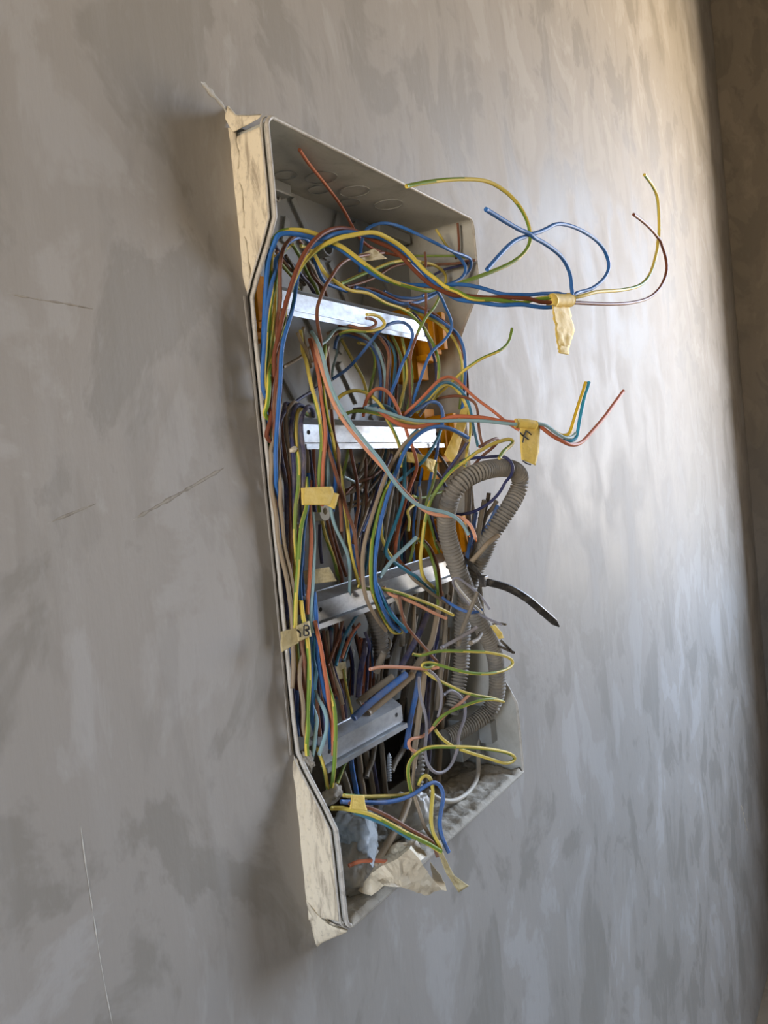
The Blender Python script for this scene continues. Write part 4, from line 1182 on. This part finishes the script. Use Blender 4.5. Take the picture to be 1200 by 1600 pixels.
for k, (c, u0, v0, u1, v1, yy, d) in enumerate((
        ('C', 640, 900, 628, 1010, 30, 6), ('D', 655, 905, 640, 1020, 34, 5), ('K', 668, 915, 650, 1030, 36, 6), ('C', 650, 960, 632, 1090, 40, 6), ('N', 690, 960, 660, 1100, 30, 5.5), ('C', 700, 980, 690, 1120, 40, 6),
        ('K', 645, 1010, 625, 1120, 38, 7), ('D', 664, 1020, 648, 1130, 26, 5.5), ('C', 705, 900, 690, 1000, 24, 6), ('D', 712, 880, 700, 960, 10, 5), ('K', 622, 960, 602, 1060, 44, 6), ('C', 690, 1100, 680, 1210, 34, 6),
        ('N', 660, 1130, 656, 1220, 30, 5), ('K', 646, 1120, 634, 1220, 42, 7), ('C', 668, 1140, 664, 1225, 20, 5.5), ('D', 715, 1010, 704, 1110, 36, 5), ('C', 700, 830, 700, 900, 16, 5), ('K', 690, 800, 694, 880, 24, 5),
        ('B', 722, 820, 716, 900, 10, 4.5), ('D', 735, 800, 722, 890, 0, 5), ('C', 742, 830, 728, 910, -6, 5))):
    du = rnd.uniform(-4, 4)
    s = "%f,%f %f,%f %f,%f %f,%f" % (u0, v0, u0 + (u1 - u0) * .3 + du, v0 + (v1 - v0) * .33, u0 + (u1 - u0) * .7 - du * .5, v0 + (v1 - v0) * .68, u1, v1)
    nm = {'C': 'dusty grey', 'D': 'tan', 'K': 'black', 'N': 'navy', 'B': 'blue'}[c]
    W(c, nm + ' cable crowded into the back behind the conduits', s, "%f %f" % (yy, yy), d, group=gR, dust=.4, name='cable', cat='cable')
gK = 'dark wires hanging against the back panel'
for k in range(26):
    u0 = rnd.uniform(560, 668)
    v0 = rnd.uniform(690, 730)
    u1 = u0 - rnd.uniform(-5, 45)
    v1 = v0 + rnd.uniform(120, 220)
    c = rnd.choice('NNBRRCKVTCD')
    mid = "%f,%f" % ((u0 + u1) / 2 + rnd.uniform(-16, 16), (v0 + v1) / 2)
    nm = {'C': 'dusty grey', 'D': 'tan', 'K': 'black', 'N': 'navy', 'B': 'blue', 'R': 'brown', 'V': 'olive', 'T': 'teal'}[c]
    W(c, nm + ' thin wire against the back panel above the third rail', "%f,%f %s %f,%f" % (u0, v0, mid, u1, v1), "%f" % rnd.uniform(28, 46), 3.2, group=gK, dust=.35)
gJ = 'dark wires hanging left of the middle above the bottom rail'
for k in range(24):
    u0 = rnd.uniform(498, 600)
    v0 = rnd.uniform(965, 1000)
    u1 = u0 + rnd.uniform(-14, 16)
    v1 = v0 + rnd.uniform(90, 150)
    c = rnd.choice('NBRRKTCO')
    nm = {'C': 'dusty grey', 'K': 'black', 'N': 'navy', 'B': 'blue', 'R': 'brown', 'T': 'teal', 'O': 'orange brown'}[c]
    W(c, nm + ' thin wire hanging in the shade above the bottom rail', "%f,%f %f,%f %f,%f" % (u0, v0, (u0 + u1) / 2 + rnd.uniform(-8, 8), (v0 + v1) / 2, u1, v1), "%f" % rnd.uniform(24, 46), 3.2, group=gJ, dust=.3)
gB = 'cables in the dark below the bottom rail'
for c, s, d in (('B', "546,1170 550,1200 557,1238 560,1260", 5.0), ('D', "559,1165 562,1190 568,1238 570,1262", 5.5), ('C', "570,1160 576,1192 584,1240 588,1262", 5.5), ('C', "590,1140 586,1165 578,1193 570,1215", 5.0),
                ('C', "594,1140 597,1175 601,1222 603,1245", 5.5), ('V', "545,1180 538,1195 527,1224", 3.4), ('N', "582,1190 586,1215 590,1240", 5.0), ('C', "640,1150 628,1175 618,1190 612,1205", 6.0), ('C', "535,1205 542,1225 548,1250", 6.0)):
    nm = {'B': 'blue', 'D': 'tan', 'C': 'dusty grey', 'V': 'olive', 'N': 'navy'}[c]
    W(c, nm + ' cable in the dark below the bottom rail', s, "30 28 24", d, group=gB, dust=.35, name='cable', cat='cable')
gD = 'dusty cut strands lying over the conduits'
for c, s, d in (('S', "690,1012 712,1000 730,990 745,980", 4.0), ('C', "716,1010 722,985 730,965 738,945 746,925", 4.5), ('K', "778,1009 790,1014 803,1020", 3.2), ('K', "782,1000 790,1008 798,1016", 3.2), ('C', "770,975 780,974 790,976", 2.6), ('C', "752,990 745,1000 735,1005", 5.0)):
    nm = {'S': 'grey', 'C': 'dusty', 'K': 'black'}[c]
    W(c, nm + ' cut strand lying over the conduits', s, "-62 -68 -80", d, group=gD, dust=.5)

# ================================================================== CONDUITS
def conduit(label, pts, ys, d, pitch=.0044, dust=.5):
    pts = parse(pts)
    ys = [float(q) for q in ys.split()]
    r = d / 2000
    P = [fit(p[0], p[1], y / 1000, r) for p, y in zip(pts, spread(pts, ys))]
    Q = relax(catmull(P, .004), 3)
    # even steps, six to a corrugation
    st = pitch / 6
    L = [0]
    for i in range(1, len(Q)):
        L.append(L[-1] + (Q[i] - Q[i - 1]).length)
    E, i = [], 0
    for k in range(int(L[-1] / st)):
        t = k * st
        while i < len(L) - 2 and L[i + 1] < t:
            i += 1
        E.append(Q[i].lerp(Q[i + 1], (t - L[i]) / max(L[i + 1] - L[i], 1e-9)))
    wave = (1.0, 1.0, .96, .74, .69, .74)
    V, F, _ = tube_mesh(E, r, 20, rfn=lambda i: wave[i % 6])
    o = obj('corrugated_conduit', V, F, M['conduit'], None, True, pivot=E[0])
    o.color = (dust, dust, dust, 1)
    WIRES.append(dict(P=E[::4], r=r * .95, fixed=True, label=label))
    return tag(o, label, 'conduit')


conduit('dusty corrugated conduit looping high out of the right side of the box and back down',
        "695,1153 710,1147 733,1134 757,1118 771,1099 777,1079 777,1055 775,1032 769,1010 759,990 747,968 735,940 724,912 715,888 703,850 697,822 699,793 709,767 728,748 753,736 780,731 800,733 811,741 813,753 808,770 797,790 783,812 768,835 756,863 748,880 738,902 728,935 723,970 722,1000 720,1043 715,1070 710,1095 704,1112",
        "10 -6 -30 -38 -40 -40 -42 -46 -70 -90 -92 -80 -60 -30 -10 0 6 10", 21.5)
conduit('short dark corrugated conduit coming down behind the third rail', "578,945 586,965 591,985 595,1008 597,1030", "26 28 30", 19, dust=.25)
conduit('short piece of corrugated conduit behind the drooping yellow loop', "652,1170 654,1190 653,1210 650,1232", "2 0 4", 15, dust=.3)

settle()
build_wires()

# screw-like masonry bit in the dark below the bottom rail
t = empty('steel_screw', at(609, 1200, .0))
tag(t, 'bright steel screw standing in the dark below the bottom rail', 'screw')
a, b = at(608, 1220, .002), at(608, 1176, .002)
PP = [a.lerp(b, k / 44) for k in range(45)]
V, F, _ = tube_mesh(PP, .0026, 10, rfn=lambda i: (1.0 if i % 4 < 2 else .72) if i < 40 else max(.05, (44 - i) / 4 * .7))
obj('thread', V, F, M['steel'], t, False, pivot=a)

# ================================================================== ZIP TIE
zt = empty('cable_tie', at(755, 908, -.05))
tag(zt, 'black nylon cable tie around both conduit legs with its long tail pointing right', 'cable tie')
P = relax(catmull(A3("725,873,-40 735,882,-60 745,893,-72 753,904,-80"), .003), 1)
V, F, _ = tube_mesh(P, .0045, 8, flat=.3)
obj('band', V, F, M['tie'], zt, True, pivot=P[0])
c = at(756, 908, -.084)
bm = bmesh.new()
add_box(bm, c.x - .005, c.x + .005, c.y - .004, c.y + .004, c.z - .006, c.z + .006, .001)
bm_obj('head', bm, M['tie'], zt)
P = relax(catmull(A3("757,908,-84 763,910,-88 787,916,-98 807,925,-106 827,938,-112 847,955,-116 862,968,-118 874,979,-119"), .004), 2)
nP = len(P)
V, F, _ = tube_mesh(P, .0044, 8, flat=.26, rfn=lambda i: 1 if i < nP - 4 else (nP - i) / 5)
obj('tail', V, F, M['tie'], zt, True, pivot=P[0])

# ================================================================== TAPE FLAGS
def flag(label, A, B, wrap=None, mat='tape', amp=.0007, seed=0, strokes=(), wr=4.5, extra=()):
    A, B = A3(A), A3(B)
    t = empty('tape_flag', A[0])
    tag(t, label, 'tape flag')
    fl = patch('flap', A, B, 10, 18, amp, .0007, M[mat], t, 140, seed)
    for k, (ea, eb) in enumerate(extra):
        patch('torn_end', A3(ea), A3(eb), 6, 8, amp, .0007, M[mat], t, 140, seed + 3 + k)
    if wrap:
        P = relax(catmull(A3(wrap), .003), 1)
        V, F, _ = tube_mesh(P, wr / 1000, 14, rfn=lambda i: 1 + .06 * mnoise.noise(P[i] * 300))
        obj('wrap', V, F, M[mat], t, True, pivot=P[0])
    for s in strokes:
        P = catmull(A3(s), .0015)
        V, F, _ = tube_mesh(P, .0008, 6)
        o = obj('ink_stroke', V, F, M['ink'], fl, True, pivot=P[0])
    return t


flag('crumpled yellow masking tape flag hanging from the topmost wires outside the box',
     "862,477,-166 864,490,-166 867,510,-166 870,528,-166 872,546,-166", "890,478,-170 893,492,-170 897,512,-170 896,525,-170 889,546,-170",
     "862,470,-163 876,470,-166 890,469,-169", amp=.0022, seed=2, wr=8.0, extra=(("873,540,-168 875,552,-168", "889,540,-170 888,554,-170"),))
flag('yellow masking tape flag with a handwritten 4 hanging outside the box',
     "813,664,-123 813,685,-123 814,705,-123 815,718,-123", "844,664,-134 843,685,-134 842,705,-134 837,727,-132",
     "806,661,-120 820,662,-126 836,664,-132", amp=.0006, seed=4, wr=5.2,
     strokes=("813,676,-126 818,681,-127 823,674,-129 830,679,-131", "822,672,-129 819,681,-128 817,691,-128", "817,680,-127 826,687,-130", "817,720,-126 823,724,-128 829,726,-130"))
flag('plain yellow tape flag on the left bundle below the second rail',
     "471,762,-24 471,775,-24 472,789,-24", "519,760,-30 522,770,-30 516,789,-30", None, amp=.0008, seed=5,
     extra=(("512,766,-27 508,788,-27", "530,772,-32 523,796,-32"),))
flag('small dusty tape flag just above the third rail',
     "474,892,-8 476,905,-8 478,914,-8", "514,886,-12 521,897,-12 526,908,-12", None, 'tape_dull', amp=.0009, seed=6)
flag('pale tape flag with a handwritten B on the left bundle beside the third rail',
     "439,987,-18 439,1002,-18 440,1019,-18", "463,981,-22 467,990,-22 467,1004,-22", None, 'tape_dull', amp=.0008, seed=7,
     extra=(("463,978,-23 466,1003,-23", "483,970,-26 487,994,-26"),),
     strokes=("464,984,-25 469,989,-25.5 469,996,-25.5", "476,977,-28 482,978,-29 482.5,983,-29 477,984,-28 482,987,-29 482,992,-29 476,993,-28", "475,978,-28 475,992,-28"))
flag('long strip of yellow masking tape at the right end of the second rail',
     "720,640,-44 712,668,-42 702,692,-40 694,710,-38", "732,634,-50 729,662,-48 720,692,-46 709,727,-44", None, amp=.0012, seed=8)
flag('folded yellow masking tape hanging below the right end of the second rail',
     "633,705,-18 650,708,-22 664,712,-26 674,722,-28", "636,722,-18 652,724,-22 664,728,-26 678,740,-28", None, amp=.0012, seed=9,
     extra=(("670,716,-26 668,734,-26", "681,719,-28 677,738,-28"),))
flag('torn piece of brown masking tape among the wires above the top rail',
     "560,398,-4 562,402,-4 564,409,-4", "585,388,-8 600,400,-10 604,404,-10", None, 'tape_dull', amp=.0016, seed=10)
flag('narrow yellow tape flag around the wires at the bottom left above the bags',
     "550,1242,-40 549,1252,-40 547,1264,-40", "569,1243,-42 570,1253,-42 574,1267,-42", None, amp=.0006, seed=11)
flag('cream tape tail dangling below the rim at the bottom right of the bags',
     "683,1330,-64 690,1345,-66 698,1365,-68 716,1394,-70", "692,1332,-66 700,1350,-68 710,1368,-70 733,1384,-72", None, 'tape_dull', amp=.0012, seed=12)
flag('small scrap of yellow tape among the cut strands over the conduits',
     "766,978,-72 772,986,-74 780,998,-76", "773,976,-74 784,988,-78 788,997,-78", None, amp=.0008, seed=13)
flag('dull tape flag deep in the box above the bottom rail',
     "522,1036,24 523,1048,24 524,1062,24", "540,1034,24 541,1048,24 542,1060,24", None, 'tape_dull', amp=.0008, seed=14)

# ================================================================== PLASTIC BAGS
def crumple(name, c, rx, ry, rz, seed, mat, label, sub=5, folds=16, depth=.30, tilt=0):
    r_ = random.Random(seed)
    bm = bmesh.new()
    bmesh.ops.create_icosphere(bm, subdivisions=sub, radius=1)
    pl = []
    for _ in range(folds):
        d = Vector((r_.gauss(0, 1), r_.gauss(0, 1), r_.gauss(0, 1))).normalized()
        pl.append((d, r_.uniform(.45, .9)))
    off = Vector((seed * 1.3, seed * .7, seed))
    cs, sn = math.cos(tilt), math.sin(tilt)
    for v in bm.verts:
        q = v.co.copy()
        k = 1.0
        for d, h in pl:                      # facets: film pulled flat between creases
            t = q.dot(d)
            if t * k > h:
                k = min(k, h / t)
        k *= 1 + depth * (abs(mnoise.noise(q * 2.2 + off)) - .2) + .10 * abs(mnoise.noise(q * 5 + off))
        x, y, z = q.x * rx * k, q.y * ry * k, q.z * rz * k
        v.co = Vector(c) + Vector((x * cs - z * sn, y, x * sn + z * cs))
    o = bm_obj(name, bm, mat, None, True)
    return tag(o, label, 'plastic bag')


crumple('plastic_bag', at(556, 1352, -.012), .034, .024, .030, 3, M['bag_grey'], 'crumpled dusty grey plastic bag in the bottom left corner of the box')
crumple('plastic_bag', at(560, 1296, -.008), .030, .024, .026, 5, M['bag_blue'], 'crumpled bluish clear plastic bag under the sloping yellow wire')
crumple('plastic_bag', at(636, 1272, .000), .040, .024, .036, 8, M['bag_grey'], 'dusty brown grey bag heaped in the middle of the box bottom')
def film(name, pts, faces, thick, cuts, amp, freq, mat, seed):
    """plastic film folded between traced corners: facets with creases, fine wrinkles on top"""
    bm = bmesh.new()
    vs = [bm.verts.new(at(u, v, y / 1000)) for u, v, y in parse(pts)]
    for f in faces:
        bm.faces.new([vs[k] for k in f])
    bmesh.ops.recalc_face_normals(bm, faces=bm.faces)
    bmesh.ops.subdivide_edges(bm, edges=bm.edges, cuts=cuts, use_grid_fill=True)
    bmesh.ops.triangulate(bm, faces=bm.faces)
    bm.normal_update()
    off = Vector((seed * 2.1, seed, -seed))
    for v in bm.verts:
        q = v.co * freq + off
        v.co += v.normal * (amp * (mnoise.noise(q) + .7 * abs(mnoise.noise(q * 2.3))))
    o = bm_obj(name, bm, M[mat], None, True)
    o.data.polygons.foreach_set('use_smooth', [False] * len(o.data.polygons))
    md = o.modifiers.new('thickness', 'SOLIDIFY')
    md.thickness = thick
    return o


#         0            1           2           3            4            5           6           7            8            9            10           11           12           13          14           15
CB = "560,1392,-22 578,1366,-30 600,1352,-46 622,1342,-54 640,1326,-60 656,1346,-66 672,1368,-68 690,1390,-66 662,1397,-58 628,1386,-60 600,1384,-52 580,1400,-34 600,1330,-30 622,1316,-38 650,1314,-46 668,1336,-54"
o = film('plastic_bag', CB, [(0, 1, 10, 11), (1, 2, 9, 10), (2, 3, 9), (3, 5, 6, 9), (3, 4, 5), (9, 6, 7, 8), (1, 12, 2), (12, 13, 3, 2), (13, 14, 4, 3), (14, 15, 5, 4)], .0006, 5, .0030, 70, 'bag_cream', 4)
tag(o, 'crumpled cream plastic bag spilling over the bottom rim of the box', 'plastic bag')
o = film('plastic_film', "672,1346,-58 690,1368,-64 698,1392,-62 688,1390,-56 676,1372,-52", [(0, 1, 2, 3, 4)], .0006, 3, .0020, 90, 'bag_cream', 6)
tag(o, 'small curled tip of cream film beside the bag on the bottom rim', 'plastic film')
o = film('plastic_film', "576,1262,-34 584,1280,-38 590,1305,-42 588,1335,-44 582,1356,-42 574,1340,-34 578,1300,-32 570,1275,-26", [(0, 1, 6, 7), (1, 2, 6), (2, 3, 5, 6), (3, 4, 5)], .0006, 4, .0015, 90, 'bag_blue', 7)
tag(o, 'bluish fold of clear film hanging below the narrow tape flag', 'plastic film')


# mortar-caked knots where the left bundle ends at the bottom corner
for u, v, y, r3, sd, lab in ((516, 1243, -.010, (.013, .010, .011), 21, 'lump of grey mortar caked on wire ends in the bottom left corner'),
                             (479, 1190, -.006, (.008, .008, .010), 23, 'small lump of dried mortar at the foot of the bright yellow wire')):
    o = crumple('mortar_lump', at(u, v, y), *r3, sd, M['mortar_grey'], lab, sub=4, folds=8, depth=.6)
    o['category'] = 'mortar lump'
